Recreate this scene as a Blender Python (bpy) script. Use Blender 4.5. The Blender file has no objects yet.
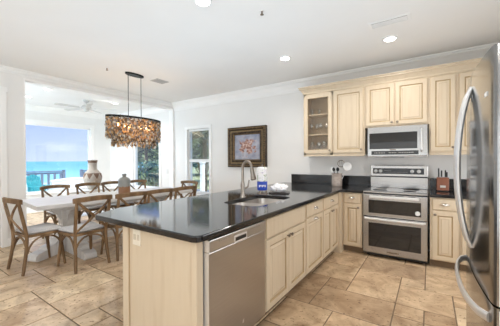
import bpy, bmesh, math, random
from mathutils import Vector, Matrix
C = bpy.context.scene.collection
R = math.radians
PI = math.pi
rnd = random.Random(7)

# ------------------------------------------------------------------ camera
cam_d = bpy.data.cameras.new('camera')
cam = bpy.data.objects.new('camera', cam_d); C.objects.link(cam)
cam_d.sensor_width = 36; cam_d.sensor_fit = 'HORIZONTAL'
cam_d.lens = 268.333 / 500 * 36
cam_d.clip_start = .02; cam_d.clip_end = 60000
cam.matrix_world = (Matrix.Translation((0, 0, 1.337)) @ Matrix.Rotation(R(33.834), 4, 'Z')
                    @ Matrix.Rotation(R(90 - .508), 4, 'X') @ Matrix.Rotation(R(-.237), 4, 'Z'))
bpy.context.scene.camera = cam

# ------------------------------------------------------------------ exposure, world, sun, large lights
vs = bpy.context.scene.view_settings
vs.view_transform = 'Standard'; vs.look = 'None'; vs.gamma = 1; vs.use_curve_mapping = False
vs.exposure = 0.57
bpy.context.scene.cycles.diffuse_bounces = 8
bpy.context.scene.cycles.transparent_max_bounces = 32

H = 2.822
XB = -5.524
YW = 4.705
XR = 1.05
YF = -3.2
XS = -8.6

world = bpy.data.worlds.new('world'); bpy.context.scene.world = world
world.use_nodes = True
nt = world.node_tree; N = nt.nodes; LK = nt.links
bg = N['Background']
tc = N.new('ShaderNodeTexCoord'); sep = N.new('ShaderNodeSeparateXYZ')
LK.new(tc.outputs['Generated'], sep.inputs[0])
cr = N.new('ShaderNodeValToRGB')
cr.color_ramp.elements[0].position = 0.0; cr.color_ramp.elements[0].color = (.52, .61, .90, 1)
cr.color_ramp.elements[1].position = 0.5; cr.color_ramp.elements[1].color = (.26, .44, .85, 1)
e = cr.color_ramp.elements.new(.16); e.color = (.30, .41, .84, 1)
LK.new(sep.outputs['Z'], cr.inputs[0])
mp = N.new('ShaderNodeMapping'); mp.inputs['Scale'].default_value = (2.5, 2.5, 11)
LK.new(tc.outputs['Generated'], mp.inputs[0])
nz = N.new('ShaderNodeTexNoise'); nz.inputs['Scale'].default_value = 1.6; nz.inputs['Detail'].default_value = 6
LK.new(mp.outputs[0], nz.inputs[0])
cr2 = N.new('ShaderNodeValToRGB'); cr2.color_ramp.elements[0].position = .54; cr2.color_ramp.elements[1].position = .90
LK.new(nz.outputs[0], cr2.inputs[0])
mx = N.new('ShaderNodeMix'); mx.data_type = 'RGBA'
LK.new(cr2.outputs[0], mx.inputs['Factor']); LK.new(cr.outputs[0], mx.inputs['A']); mx.inputs['B'].default_value = (.85, .88, .96, 1)
LK.new(mx.outputs['Result'], bg.inputs[0]); bg.inputs[1].default_value = 1.0

sun_d = bpy.data.lights.new('sun', 'SUN'); sun_d.energy = 4.5; sun_d.angle = R(1.5); sun_d.color = (1, .96, .9)
sun = bpy.data.objects.new('sun', sun_d); C.objects.link(sun); sun.rotation_euler = Vector((-.45, .25, -.85)).to_track_quat('-Z', 'Y').to_euler()


def area(name, loc, rot, sx, sy, power, col=(1, 1, 1), shape='RECTANGLE', spread=180):
    d = bpy.data.lights.new(name, 'AREA'); d.shape = shape; d.size = sx; d.size_y = sy
    d.energy = power; d.color = col; d.spread = R(spread)
    o = bpy.data.objects.new(name, d); C.objects.link(o); o.location = loc; o.rotation_euler = rot
    return o


# added fill lights, out of sight, in place of real lamps or openings
area('fill_rear', (-2.4, YF + .5, 1.15), (R(118), 0, 0), 5.2, 2.0, 26, (.84, .93, 1.0))  # added frontal fill; the front wall has no doors
area('ceiling_bounce_fill', (-4.0, -1.1, 1.5), (R(180), 0, 0), 2.2, 1.6, 14, (.74, .88, 1.0))  # this and the next two: added uplights that brighten the ceiling
area('ceiling_bounce_fill', (-.1, -1.1, 1.5), (R(180), 0, 0), 1.8, 1.4, 16, (.74, .88, 1.0))
area('ceiling_bounce_fill', (-2.0, 2.15, 1.35), (R(180), 0, 0), 4.0, 2.5, 18, (.66, .84, 1.0))  # floats mid-room, unseen from below
area('fill_right', (XR - .06, -.5, 1.5), (0, R(90), 0), 1.6, 1.6, 20, (.92, .95, 1.0))  # added fill; the right wall has no window
area('fill_right_aisle', (XR - .04, 3.1, 1.10), (0, R(90), 0), .6, 1.3, 10, (.93, .96, 1.0))  # added fill for the peninsula fronts, against solid wall
area('fill_sunroom_end', (-7.1, -.80, 1.3), (R(105), 0, 0), 2.6, 2.2, 85, (.64, .84, 1.0))  # added cool fill before the closed sunroom end wall


# ------------------------------------------------------------------ materials
MATS = {}


def mat(name, col, rough=.5, metal=0, spec=.5, **k):
    if name in MATS: return MATS[name]
    m = bpy.data.materials.new(name); m.use_nodes = True
    b = m.node_tree.nodes['Principled BSDF']
    b.inputs['Base Color'].default_value = (*col, 1); b.inputs['Roughness'].default_value = rough
    b.inputs['Metallic'].default_value = metal; b.inputs['Specular IOR Level'].default_value = spec
    for kk, v in k.items():
        b.inputs[kk.replace('_', ' ')].default_value = v
    MATS[name] = m
    return m


def noisy(name, cols, scale=5, rough=.5, metal=0, detail=4, stretch=(1, 1, 1), pos=(.35, .65), bump=0, rrange=None, spec=.5, coords='Object', dist=0, **k):
    m = mat(name, cols[0], rough, metal, spec, **k)
    t = m.node_tree; n = t.nodes; b = n['Principled BSDF']
    tcn = n.new('ShaderNodeTexCoord'); mp = n.new('ShaderNodeMapping'); mp.inputs['Scale'].default_value = stretch
    t.links.new(tcn.outputs[coords], mp.inputs[0])
    z = n.new('ShaderNodeTexNoise'); z.inputs['Scale'].default_value = scale; z.inputs['Detail'].default_value = detail
    z.inputs['Distortion'].default_value = dist
    t.links.new(mp.outputs[0], z.inputs[0])
    r = n.new('ShaderNodeValToRGB')
    el = r.color_ramp.elements
    el[0].position = pos[0]; el[0].color = (*cols[0], 1); el[1].position = pos[1]; el[1].color = (*cols[-1], 1)
    for i, c in enumerate(cols[1:-1]):
        x = el.new(pos[0] + (pos[1] - pos[0]) * (i + 1) / (len(cols) - 1)); x.color = (*c, 1)
    t.links.new(z.outputs[0], r.inputs[0]); t.links.new(r.outputs[0], b.inputs['Base Color'])
    if bump:
        bp = n.new('ShaderNodeBump'); bp.inputs['Strength'].default_value = bump; bp.inputs['Distance'].default_value = .004
        t.links.new(z.outputs[0], bp.inputs['Height']); t.links.new(bp.outputs[0], b.inputs['Normal'])
    if rrange:
        mr = n.new('ShaderNodeMapRange'); mr.inputs['To Min'].default_value = rrange[0]; mr.inputs['To Max'].default_value = rrange[1]
        t.links.new(z.outputs[0], mr.inputs[0]); t.links.new(mr.outputs[0], b.inputs['Roughness'])
    return m


def emis(name, col, s):
    m = bpy.data.materials.new(name); m.use_nodes = True
    b = m.node_tree.nodes['Principled BSDF']
    b.inputs['Base Color'].default_value = (*col, 1)
    b.inputs['Emission Color'].default_value = (*col, 1); b.inputs['Emission Strength'].default_value = s
    MATS[name] = m
    return m


def thin_glass(name, tint=(1, 1, 1), refl=.9, base=.035):
    m = bpy.data.materials.new(name); m.use_nodes = True
    t = m.node_tree; n = t.nodes; n.remove(n['Principled BSDF'])
    out = n['Material Output']
    tr = n.new('ShaderNodeBsdfTransparent'); tr.inputs[0].default_value = (*tint, 1)
    gl = n.new('ShaderNodeBsdfGlossy'); gl.inputs['Roughness'].default_value = .01; gl.inputs[0].default_value = (refl, refl, refl, 1)
    lw = n.new('ShaderNodeLayerWeight'); lw.inputs[0].default_value = .5
    pw = n.new('ShaderNodeMath'); pw.operation = 'POWER'; pw.inputs[1].default_value = 5; t.links.new(lw.outputs['Facing'], pw.inputs[0])
    fr = n.new('ShaderNodeMath'); fr.operation = 'MULTIPLY_ADD'; fr.inputs[1].default_value = .9; fr.inputs[2].default_value = base; t.links.new(pw.outputs[0], fr.inputs[0])
    ms = n.new('ShaderNodeMixShader')
    t.links.new(fr.outputs[0], ms.inputs[0]); t.links.new(tr.outputs[0], ms.inputs[1]); t.links.new(gl.outputs[0], ms.inputs[2])
    t.links.new(ms.outputs[0], out.inputs[0])
    MATS[name] = m
    return m


M_wall = noisy('wall_paint', [(.84, .835, .82), (.86, .855, .84)], 2, .6)
M_ceil = noisy('ceiling_paint', [(.84, .835, .82), (.86, .855, .84)], 1.5, .7)
M_trim = noisy('trim_paint', [(.90, .90, .89), (.92, .92, .91)], 3, .35)
M_ship = noisy('shiplap_paint', [(.84, .84, .83), (.87, .87, .86)], 3, .5)
M_cream = noisy('cream_glazed_paint', [(.62, .505, .36), (.665, .555, .41), (.65, .54, .39)], 3, .38, stretch=(6, 6, .6), pos=(.3, .7), detail=5)
M_glaze = noisy('brown_glaze', [(.36, .25, .13), (.46, .34, .19)], 6, .45)
M_steel = noisy('stainless_steel', [(.45, .44, .43), (.50, .49, .48)], 4, .25, 1, stretch=(1, 1, 60))
M_steelv = noisy('stainless_steel_door', [(.46, .445, .43), (.49, .475, .46)], 3, .3, 1, stretch=(1, 1, 60))
M_steelf = noisy('stainless_steel_bowed', [(.30, .30, .30), (.33, .33, .33)], 3, .15, 1, stretch=(1, 1, 40))
M_steell = mat('satin_light_steel', (.82, .815, .81), .36, .7)
M_nickel = noisy('brushed_nickel', [(.27, .235, .20), (.35, .31, .27)], 20, .28, 1)
M_pewter = noisy('aged_pewter', [(.22, .18, .14), (.36, .31, .26)], 30, .3, 1)
M_black = mat('black_plastic', (.012, .012, .013), .35)
M_blackglass = mat('black_oven_glass', (.012, .011, .010), .04, 0, .6)
M_gran = noisy('black_granite', [(.010, .010, .011), (.022, .021, .021), (.20, .19, .18)], 120, .06, 0, 2, pos=(.48, .74), spec=1.0, IOR=1.95, rrange=(.02, .09), bump=.03)
M_grane = noisy('black_granite_edge', [(.008, .008, .009), (.014, .014, .015), (.06, .06, .065)], 120, .12, 0, 3, pos=(.42, .75), spec=.55)
M_gransp = noisy('black_granite_upstand', [(.008, .008, .009), (.014, .014, .015), (.07, .068, .065)], 100, .1, 0, 3, pos=(.45, .75), spec=.5)
M_wood = noisy('weathered_oak', [(.085, .045, .02), (.19, .112, .052), (.34, .22, .115)], 9, .55, stretch=(1, 1, .18), pos=(.3, .72), detail=6, bump=.2)
M_cush = noisy('grey_linen', [(.50, .49, .49), (.60, .59, .59)], 90, .9, bump=.2)
M_tablew = noisy('whitewashed_table', [(.62, .61, .60), (.74, .73, .72)], 5, .4, stretch=(8, .6, 1))
M_blackm = mat('black_iron', (.012, .012, .012), .45, .6)
M_white = mat('white_enamel', (.86, .86, .85), .35)
M_chrome = mat('chrome', (.8, .8, .8), .12, 1)
M_glass = thin_glass('window_glass', (.97, .985, .98))
M_cabglass = thin_glass('cabinet_glass', (.93, .92, .90))
M_glassw = thin_glass('glassware', (.95, .955, .955), 1, .16)
M_lamp = emis('downlight_glow', (1.0, .96, .90), 9)
M_lampc = emis('sunroom_downlight_glow', (1.0, .98, .95), 5)
M_bulb = emis('amber_bulb_glow', (1.0, .58, .25), 15)


# ------------------------------------------------------------------ mesh builder
class MB:
    def __init__(s):
        s.v = []; s.f = []; s.mi = []

    def add(s, vs, fs, mi=0, M=None):
        o = len(s.v)
        s.v += [tuple(M @ Vector(p)) if M else tuple(p) for p in vs]
        s.f += [tuple(i + o for i in f) for f in fs]; s.mi += [mi] * len(fs)
        return s

    def box(s, x0, x1, y0, y1, z0, z1, b=0, mi=0, M=None):
        if x0 > x1: x0, x1 = x1, x0
        if y0 > y1: y0, y1 = y1, y0
        if z0 > z1: z0, z1 = z1, z0
        if b <= 0:
            vs = [(x0, y0, z0), (x1, y0, z0), (x1, y1, z0), (x0, y1, z0), (x0, y0, z1), (x1, y0, z1), (x1, y1, z1), (x0, y1, z1)]
            return s.add(vs, [(0, 3, 2, 1), (4, 5, 6, 7), (0, 1, 5, 4), (1, 2, 6, 5), (2, 3, 7, 6), (3, 0, 4, 7)], mi, M)
        bm = bmesh.new()
        bmesh.ops.create_cube(bm, size=1)
        for v in bm.verts:
            v.co = Vector(((x0 + x1) / 2 + v.co.x * (x1 - x0), (y0 + y1) / 2 + v.co.y * (y1 - y0), (z0 + z1) / 2 + v.co.z * (z1 - z0)))
        bmesh.ops.bevel(bm, geom=bm.edges[:], offset=min(b, .49 * min(x1 - x0, y1 - y0, z1 - z0)), segments=2, affect='EDGES', profile=.6)
        bm.verts.index_update()
        s.add([v.co[:] for v in bm.verts], [[v.index for v in f.verts] for f in bm.faces], mi, M)
        bm.free()
        return s

    def tube(s, pts, r, n=8, mi=0, cap=True, flat=1.0, up=None, closed=False, M=None):
        P = [Vector(p) for p in pts]; k = len(P)
        rr = r if isinstance(r, (list, tuple)) else [r] * k
        vs = []; prev = None
        for i, p in enumerate(P):
            if closed: t = (P[(i + 1) % k] - P[i - 1]).normalized()
            else: t = ((P[min(i + 1, k - 1)] - P[max(i - 1, 0)])).normalized()
            if prev is None:
                a = Vector(up) if up else (Vector((0, 0, 1)) if abs(t.z) < .9 else Vector((1, 0, 0)))
            else: a = prev
            u = (a - t * a.dot(t))
            u = u.normalized() if u.length > 1e-6 else t.orthogonal().normalized()
            prev = u; w = t.cross(u)
            for j in range(n):
                an = 2 * PI * j / n
                vs.append(tuple(p + u * (math.cos(an) * rr[i]) + w * (math.sin(an) * rr[i] * flat)))
        fs = []
        for i in range(k if closed else k - 1):
            for j in range(n):
                a = i * n + j; b = i * n + (j + 1) % n; c = ((i + 1) % k) * n + (j + 1) % n; d = ((i + 1) % k) * n + j
                fs.append((a, b, c, d))
        if cap and not closed:
            fs.append(tuple(reversed(range(n)))); fs.append(tuple(range((k - 1) * n, k * n)))
        return s.add(vs, fs, mi, M)

    def lathe(s, prof, n=24, c=(0, 0, 0), mi=0, M=None, sx=1, sy=1):
        vs = []; fs = []; k = len(prof)
        for (r, z) in prof:
            for j in range(n):
                a = 2 * PI * j / n
                vs.append((c[0] + r * math.cos(a) * sx, c[1] + r * math.sin(a) * sy, c[2] + z))
        for i in range(k - 1):
            for j in range(n):
                fs.append((i * n + j, i * n + (j + 1) % n, (i + 1) * n + (j + 1) % n, (i + 1) * n + j))
        if prof[0][0] > 1e-5: fs.append(tuple(reversed(range(n))))
        if prof[-1][0] > 1e-5: fs.append(tuple(range((k - 1) * n, k * n)))
        return s.add(vs, fs, mi, M)

    def prism(s, poly, z0, z1, mi=0, M=None):
        k = len(poly)
        vs = [(x, y, z0) for x, y in poly] + [(x, y, z1) for x, y in poly]
        fs = [tuple(reversed(range(k))), tuple(range(k, 2 * k))] + [(i, (i + 1) % k, k + (i + 1) % k, k + i) for i in range(k)]
        return s.add(vs, fs, mi, M)

    def ico(s, c, r, sub=2, sc=(1, 1, 1), mi=0, jit=0, seed=0):
        bm = bmesh.new(); bmesh.ops.create_icosphere(bm, subdivisions=sub, radius=r)
        q = random.Random(seed)
        vs = []
        for v in bm.verts:
            j = 1 + jit * (q.random() - .5)
            vs.append((c[0] + v.co.x * sc[0] * j, c[1] + v.co.y * sc[1] * j, c[2] + v.co.z * sc[2] * j))
        bm.verts.index_update()
        fs = [[v.index for v in f.verts] for f in bm.faces]; bm.free()
        return s.add(vs, fs, mi)

    def obj(s, name, mats, parent=None, smooth=False, angle=35, fix=True):
        me = bpy.data.meshes.new(name)
        me.from_pydata(s.v, [], s.f)
        if not isinstance(mats, (list, tuple)): mats = [mats]
        for m in mats: me.materials.append(m)
        me.polygons.foreach_set('material_index', s.mi)
        if fix:
            bm = bmesh.new(); bm.from_mesh(me); bmesh.ops.recalc_face_normals(bm, faces=bm.faces[:]); bm.to_mesh(me); bm.free()
        if smooth:
            me.polygons.foreach_set('use_smooth', [True] * len(me.polygons))
            try: me.set_sharp_from_angle(angle=R(angle))
            except Exception: pass
        me.update()
        o = bpy.data.objects.new(name, me); C.objects.link(o)
        if parent: o.parent = parent
        return o


def tag(o, label, cat, group=None):
    o['label'] = label; o['category'] = cat
    if group: o['group'] = group
    return o


def thing(name, label, cat, loc=(0, 0, 0), rz=0, group=None):
    o = bpy.data.objects.new(name, None); C.objects.link(o); o.location = loc; o.rotation_euler = (0, 0, rz)
    o.empty_display_size = .1
    return tag(o, label, cat, group)


def struct(o):
    o['kind'] = 'structure'
    return o


def dup(root, loc, rz, label, group=None):
    r = root.copy(); C.objects.link(r); r.location = loc; r.rotation_euler = (0, 0, rz); r['label'] = label
    if group: r['group'] = group
    for ch in list(root.children):
        c = ch.copy(); C.objects.link(c); c.parent = r
        for g in list(ch.children):
            d = g.copy(); C.objects.link(d); d.parent = c
    return r


def bez(a, b, c, d, n=10):
    a, b, c, d = map(Vector, (a, b, c, d)); o = []
    for i in range(n + 1):
        t = i / n; u = 1 - t
        o.append(a * u ** 3 + b * 3 * u * u * t + c * 3 * u * t * t + d * t ** 3)
    return o


# ================================================================== SETTING
# travertine floor in a random ashlar pattern, real bevelled slabs over grout
def travertine():
    m = bpy.data.materials.new('travertine'); m.use_nodes = True
    t = m.node_tree; n = t.nodes; b = n['Principled BSDF']
    geo = n.new('ShaderNodeNewGeometry'); tcn = n.new('ShaderNodeTexCoord')
    r1 = n.new('ShaderNodeValToRGB'); el = r1.color_ramp.elements
    el[0].position = 0; el[0].color = (.36, .25, .155, 1); el[1].position = 1; el[1].color = (.63, .51, .355, 1)
    x = el.new(.35); x.color = (.53, .405, .27, 1); x = el.new(.7); x.color = (.50, .365, .235, 1)
    t.links.new(geo.outputs['Random Per Island'], r1.inputs[0])
    n1 = n.new('ShaderNodeTexNoise'); n1.inputs['Scale'].default_value = 4.5; n1.inputs['Detail'].default_value = 8; n1.inputs['Roughness'].default_value = .65
    n1.inputs['Distortion'].default_value = .8
    add = n.new('ShaderNodeVectorMath'); add.operation = 'ADD'
    cmb = n.new('ShaderNodeCombineXYZ'); ml = n.new('ShaderNodeMath'); ml.operation = 'MULTIPLY'; ml.inputs[1].default_value = 37
    t.links.new(geo.outputs['Random Per Island'], ml.inputs[0]); t.links.new(ml.outputs[0], cmb.inputs[2])
    t.links.new(tcn.outputs['Object'], add.inputs[0]); t.links.new(cmb.outputs[0], add.inputs[1])
    t.links.new(add.outputs[0], n1.inputs[0])
    r2 = n.new('ShaderNodeValToRGB'); el = r2.color_ramp.elements
    el[0].position = .30; el[0].color = (.60, .50, .41, 1); el[1].position = .62; el[1].color = (1.26, 1.25, 1.23, 1)
    t.links.new(n1.outputs[0], r2.inputs[0])
    mm = n.new('ShaderNodeMix'); mm.data_type = 'RGBA'; mm.blend_type = 'MULTIPLY'; mm.inputs['Factor'].default_value = 1
    t.links.new(r1.outputs[0], mm.inputs['A']); t.links.new(r2.outputs[0], mm.inputs['B'])
    # small pits
    n3 = n.new('ShaderNodeTexNoise'); n3.inputs['Scale'].default_value = 34; n3.inputs['Detail'].default_value = 3
    t.links.new(add.outputs[0], n3.inputs[0])
    r3 = n.new('ShaderNodeValToRGB'); el = r3.color_ramp.elements
    el[0].position = .30; el[0].color = (.38, .29, .21, 1); el[1].position = .39; el[1].color = (1, 1, 1, 1)
    t.links.new(n3.outputs[0], r3.inputs[0])
    m2 = n.new('ShaderNodeMix'); m2.data_type = 'RGBA'; m2.blend_type = 'MULTIPLY'; m2.inputs['Factor'].default_value = .9
    t.links.new(mm.outputs['Result'], m2.inputs['A']); t.links.new(r3.outputs[0], m2.inputs['B'])
    t.links.new(m2.outputs['Result'], b.inputs['Base Color'])
    b.inputs['Roughness'].default_value = .38
    bp = n.new('ShaderNodeBump'); bp.inputs['Strength'].default_value = .25; bp.inputs['Distance'].default_value = .003
    t.links.new(n1.outputs[0], bp.inputs['Height']); t.links.new(bp.outputs[0], b.inputs['Normal'])
    return m


M_trav = travertine()
M_grout = noisy('floor_grout', [(.17, .12, .075), (.23, .165, .105)], 20, .9)
U = .225; ox, oy = -.715, 2.83
gx0 = int(math.floor((XS - ox) / U)); gx1 = int(math.ceil((XR - ox) / U)); gy0 = int(math.floor((YF - oy) / U)); gy1 = int(math.ceil((YW - oy) / U))
used = set(); tiles = []
fl = MB()
fl.box(XS - .1, XR + .1, YF - .1, YW + .1, -.12, -.004, mi=1)


def put(x, y, w, h):
    for i in range(w):
        for j in range(h): used.add((x + i, y + j))
    X0 = max(ox + x * U, XS); X1 = min(ox + (x + w) * U, XR); Y0 = max(oy + y * U, YF); Y1 = min(oy + (y + h) * U, YW)
    if X1 - X0 < .02 or Y1 - Y0 < .02: return
    g = .0055; c = .005
    fl.add([(X0 + g, Y0 + g, -.004), (X1 - g, Y0 + g, -.004), (X1 - g, Y1 - g, -.004), (X0 + g, Y1 - g, -.004),
            (X0 + g + c, Y0 + g + c, 0), (X1 - g - c, Y0 + g + c, 0), (X1 - g - c, Y1 - g - c, 0), (X0 + g + c, Y1 - g - c, 0)],
           [(4, 5, 6, 7), (0, 1, 5, 4), (1, 2, 6, 5), (2, 3, 7, 6), (3, 0, 4, 7)], 0)


put(0, 0, 2, 3); put(2, -1, 1, 1); put(2, 0, 2, 2); put(-2, 1, 2, 2); put(-1, 0, 1, 1); put(0, 3, 3, 2)
q = random.Random(11)
for y in range(gy0, gy1):
    for x in range(gx0, gx1):
        if (x, y) in used: continue
        opts = [(3, 2), (2, 3), (2, 3), (3, 2), (2, 2), (2, 2), (2, 1), (1, 2), (1, 1)]
        q.shuffle(opts)
        opts.sort(key=lambda s: -(s[0] * s[1] + q.random() * 4.6))
        for w, h in opts:
            if all((x + i, y + j) not in used for i in range(w) for j in range(h)):
                put(x, y, w, h); break
struct(fl.obj('floor', [M_trav, M_grout], fix=False))

# ceiling (kitchen side and sunroom)
struct(MB().box(XB - .06, XR + .1, YF - .1, YW + .1, H, H + .12).obj('ceiling', M_ceil))
HS = 2.80
struct(MB().box(XS - .1, XB - .06, -1.1, YW + .1, HS, HS + .14).obj('ceiling_sunroom', M_ship))


def wall_with_holes(name, axis, pos, thick, a0, a1, z0, z1, holes, m):
    """axis 'x': wall plane at x=pos running along y; thick signed."""
    mb = MB()
    cuts = sorted(set([a0, a1] + [h[0] for h in holes] + [h[1] for h in holes]))
    for i in range(len(cuts) - 1):
        p, r = cuts[i], cuts[i + 1]
        hs = [h for h in holes if h[0] <= p + 1e-6 and h[1] >= r - 1e-6]
        segs = [(z0, z1)]
        for h in hs: segs = [(z0, h[2]), (h[3], z1)]
        for s0, s1 in segs:
            if s1 - s0 < .005: continue
            if axis == 'x': mb.box(pos, pos + thick, p, r, s0, s1)
            else: mb.box(p, r, pos, pos + thick, s0, s1)
    return struct(mb.obj(name, m))


WIN_B = (-5.03, -4.30, .545, 2.11)      # window in back wall
WIN_E = (-7.36, -6.13, .57, 2.10)        # sunroom end window
WIN_O = (.55, 4.10, .50, 2.33)            # ocean window
wall_with_holes('wall_back', 'y', YW, .16, XS, XR + .1, 0, H + .02, [WIN_B, WIN_E], M_wall)
wall_with_holes('wall_ocean', 'x', XS, -.16, -1.1, YW + .16, 0, H, [WIN_O], M_ship)
wall_with_holes('wall_left', 'x', XB, -.13, YF, YW, 0, H, [(1.615, YW, 0, 2.665), (.30, 1.30, 0, 2.42)], M_wall)
struct(MB().box(XR, XR + .14, YF, YW + .1, 0, H).obj('wall_right', M_wall))
struct(MB().box(XB - .13, XR + .1, YF - .14, YF, 0, H).obj('wall_front', M_wall))
struct(MB().box(XS - .1, XB, -1.24, -1.0, 0, H).obj('wall_sunroom_end', M_ship))


# crowns (profile swept along a straight run)
def crown(name, p0, p1, nrm, z, h, d, m=M_trim, part_of=None):
    """p0,p1 xy on the wall face, nrm xy pointing into the room"""
    prof = [(0, -h), (.012, -h), (.012, -h * .86), (.02, -h * .80), (.03, -h * .62), (d * .55, -h * .32), (d * .8, -h * .2), (d * .82, -h * .12), (d, -h * .1), (d, 0), (0, 0)]
    vs = []
    for p in (p0, p1):
        for (o, zz) in prof: vs.append((p[0] + nrm[0] * o, p[1] + nrm[1] * o, z + zz))
    k = len(prof)
    fs = [(i, (i + 1) % k, k + (i + 1) % k, k + i) for i in range(k)] + [tuple(range(k)), tuple(reversed(range(k, 2 * k)))]
    return MB().add(vs, fs).obj(name, m)


struct(crown('trim_1', (XB, YW - .001), (XR, YW - .001), (0, -1), H, .20, .125))
struct(crown('trim_2', (XB + .001, YF), (XB + .001, YW), (1, 0), H, .085, .06))
struct(crown('trim_3', (XS + .001, -1.0), (XS + .001, YW), (1, 0), HS, .15, .10))
struct(crown('trim_4', (XS, YW - .001), (XB - .13, YW - .001), (0, -1), HS, .15, .10))
# header soffit trim + jamb casing of the wide opening
struct(MB().box(XB, XB + .014, 1.60, YW, 2.665, 2.70, .003).box(XB - .145, XB + .012, 1.600, 1.615, 0, 2.665, .002).obj('trim_5', M_trim))
struct(MB().box(XB - .145, XB + .012, YW - .05, YW - .001, 0, 2.665, .003).obj('trim_8', M_trim))
# shiplap lines on ocean wall (thin proud boards)
mb = MB(); z = .14
while z < 2.6:
    for (a, b) in ((-1.0, WIN_O[0] - .1), (WIN_O[1] + .12, YW)):
        mb.box(XS, XS + .010, a, b, z, z + .128)
    if z > WIN_O[3] + .1 or z + .128 < WIN_O[2] - .09: mb.box(XS, XS + .010, WIN_O[0] - .1, WIN_O[1] + .12, z, z + .128)
    z += .133
struct(mb.obj('trim_6', M_ship))


def baseboard(name, x0, x1, y0, y1, h=.13):
    return struct(MB().box(x0, x1, y0, y1, 0, h, .004).obj(name, M_trim))


baseboard('baseboard_back', XB - .13, -2.0, YW - .018, YW)
baseboard('baseboard_left', XB, XB + .018, 1.37, 1.60)
baseboard('baseboard_ocean', XS, XS + .022, -1.0, YW)
baseboard('baseboard_sunroom', XS, XB - .13, YW - .018, YW)

# door at the far left: casing + panel door
mb = MB(); mb.box(XB, XB + .022, 1.30, 1.375, 0, 2.46, .004); mb.box(XB, XB + .022, .225, .30, 0, 2.46, .004); mb.box(XB, XB + .026, .20, 1.39, 2.42, 2.50, .004)
struct(mb.obj('trim_7', M_trim))
d1 = struct(MB().box(XB - .09, XB - .045, .305, 1.295, .01, 2.41, .003).obj('door_1', M_trim))
k = MB().lathe([(.02, 0), (.02, .01), (.01, .02), (.01, .04), (.026, .05), (.028, .065), (.015, .08), (0, .082)], 14, M=Matrix.Translation((XB - .045, 1.22, 1.0)) @ Matrix.Rotation(R(90), 4, 'Y')).obj('door_handle', M_nickel, d1, True)


# windows: frame, sashes, panes
def window(name, axis, pos, a0, a1, z0, z1, nrm, thick, double=True, mull=0, sill=True, cas=.075):
    def bx(mb, p, q_, d0, d1_, s0, s1, b=.003):
        if axis == 'y': mb.box(p, q_, pos - nrm * d0, pos - nrm * d1_, s0, s1, b)
        else: mb.box(pos - nrm * d0, pos - nrm * d1_, p, q_, s0, s1, b)
    # d measured outwards (away from the room)
    root = MB()
    for (p, q_, s0, s1) in ((a0 - cas, a0, z0 - .02, z1), (a1, a1 + cas, z0 - .02, z1), (a0 - cas - .01, a1 + cas + .01, z1, z1 + cas)):
        bx(root, p, q_, -.02, 0, s0, s1, 0)
    o = struct(root.obj(name, M_trim))
    fr = MB()
    for (p, q_, s0, s1) in ((a0, a0 + .035, z0, z1), (a1 - .035, a1, z0, z1), (a0, a1, z0, z0 + .045), (a0, a1, z1 - .035, z1)):
        bx(fr, p, q_, .04, .12, s0, s1)
    fr.obj('window_frame', M_trim, o)
    if double:
        zm = z0 + (z1 - z0) * .505
        bx(sb := MB(), a0 + .03, a1 - .03, .045, .10, zm - .03, zm + .03); sb.obj('sash_rail', M_trim, o)
    for i in range(mull):
        am = a0 + (a1 - a0) * (i + 1) / (mull + 1)
        bx(sb := MB(), am - .03, am + .03, .045, .10, z0, z1); sb.obj('mullion', M_trim, o)
    bx(gb := MB(), a0 + .03, a1 - .03, .075, .080, z0 + .03, z1 - .03, 0); gb.obj('pane', M_glass, o)
    if sill:
        bx(s := MB(), a0 - cas - .02, a1 + cas + .02, -.05, .04, z0 - .035, z0, .006); s.obj('window_sill', M_trim, o)
    return o


w1 = window('window_1', 'y', YW, *WIN_B, -1, .16)
window('window_2', 'y', YW, *WIN_E, -1, .16, double=False)
window('window_3', 'x', XS, *WIN_O, 1, .16, double=False, cas=.10)

# slatted blind lowered over the upper sash of the back window
b = thing('window_blind', 'thin slatted blind lowered over the upper half of the tall window', 'blind', (-4.665, YW + .035, 1.37))
mb = MB(); mb.box(-.33, .33, -.02, .02, .69, .73, .004); mb.obj('head_rail', M_white, b)
mb = MB()
for i in range(24):
    zz = .02 + i * .029
    mb.box(-.33, .33, -.011, .011, -.0012, .0012, M=Matrix.Translation((0, 0, zz)) @ Matrix.Rotation(R(-8), 4, 'X'))
mb.obj('slats', mat('blind_slat', (.30, .28, .24), .6), b)
MB().box(-.33, .33, -.012, .012, -.01, .008, .003).obj('bottom_rail', M_white, b)

# ================================================================== KITCHEN CABINETRY
def panel_front(mb, x0, x1, z0, z1, t=.02, frame=.055, y=0, raised=True):
    """door/drawer front lying at y..y-t, front facing -y; mi 0 paint, 1 glaze"""
    if raised:
        rings = [(0, 0, 0), (0, -t + .004, 0), (.004, -t, 0), (frame - .004, -t, 0), (frame, -t + .003, 1), (frame + .005, -t + .009, 1),
                 (frame + .010, -t + .009, 1), (frame + .034, -t + .002, 0), (frame + .037, -t + .001, 1)]
    else:
        rings = [(0, 0, 0), (0, -t + .006, 0), (.004, -t + .002, 1), (.010, -t, 0)]
    vs = []; fs = []; mis = []
    for (i, d, m) in rings:
        vs += [(x0 + i, y + d, z0 + i), (x1 - i, y + d, z0 + i), (x1 - i, y + d, z1 - i), (x0 + i, y + d, z1 - i)]
    for k in range(len(rings) - 1):
        for j in range(4):
            fs.append((k * 4 + j, k * 4 + (j + 1) % 4, (k + 1) * 4 + (j + 1) % 4, (k + 1) * 4 + j)); mis.append(rings[k + 1][2])
    L_ = (len(rings) - 1) * 4
    fs.append((L_, L_ + 1, L_ + 2, L_ + 3)); mis.append(0)
    fs.append((3, 2, 1, 0)); mis.append(0)
    o = len(mb.v); mb.v += vs; mb.f += [tuple(i + o for i in f) for f in fs]; mb.mi += mis
    return mb


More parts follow.
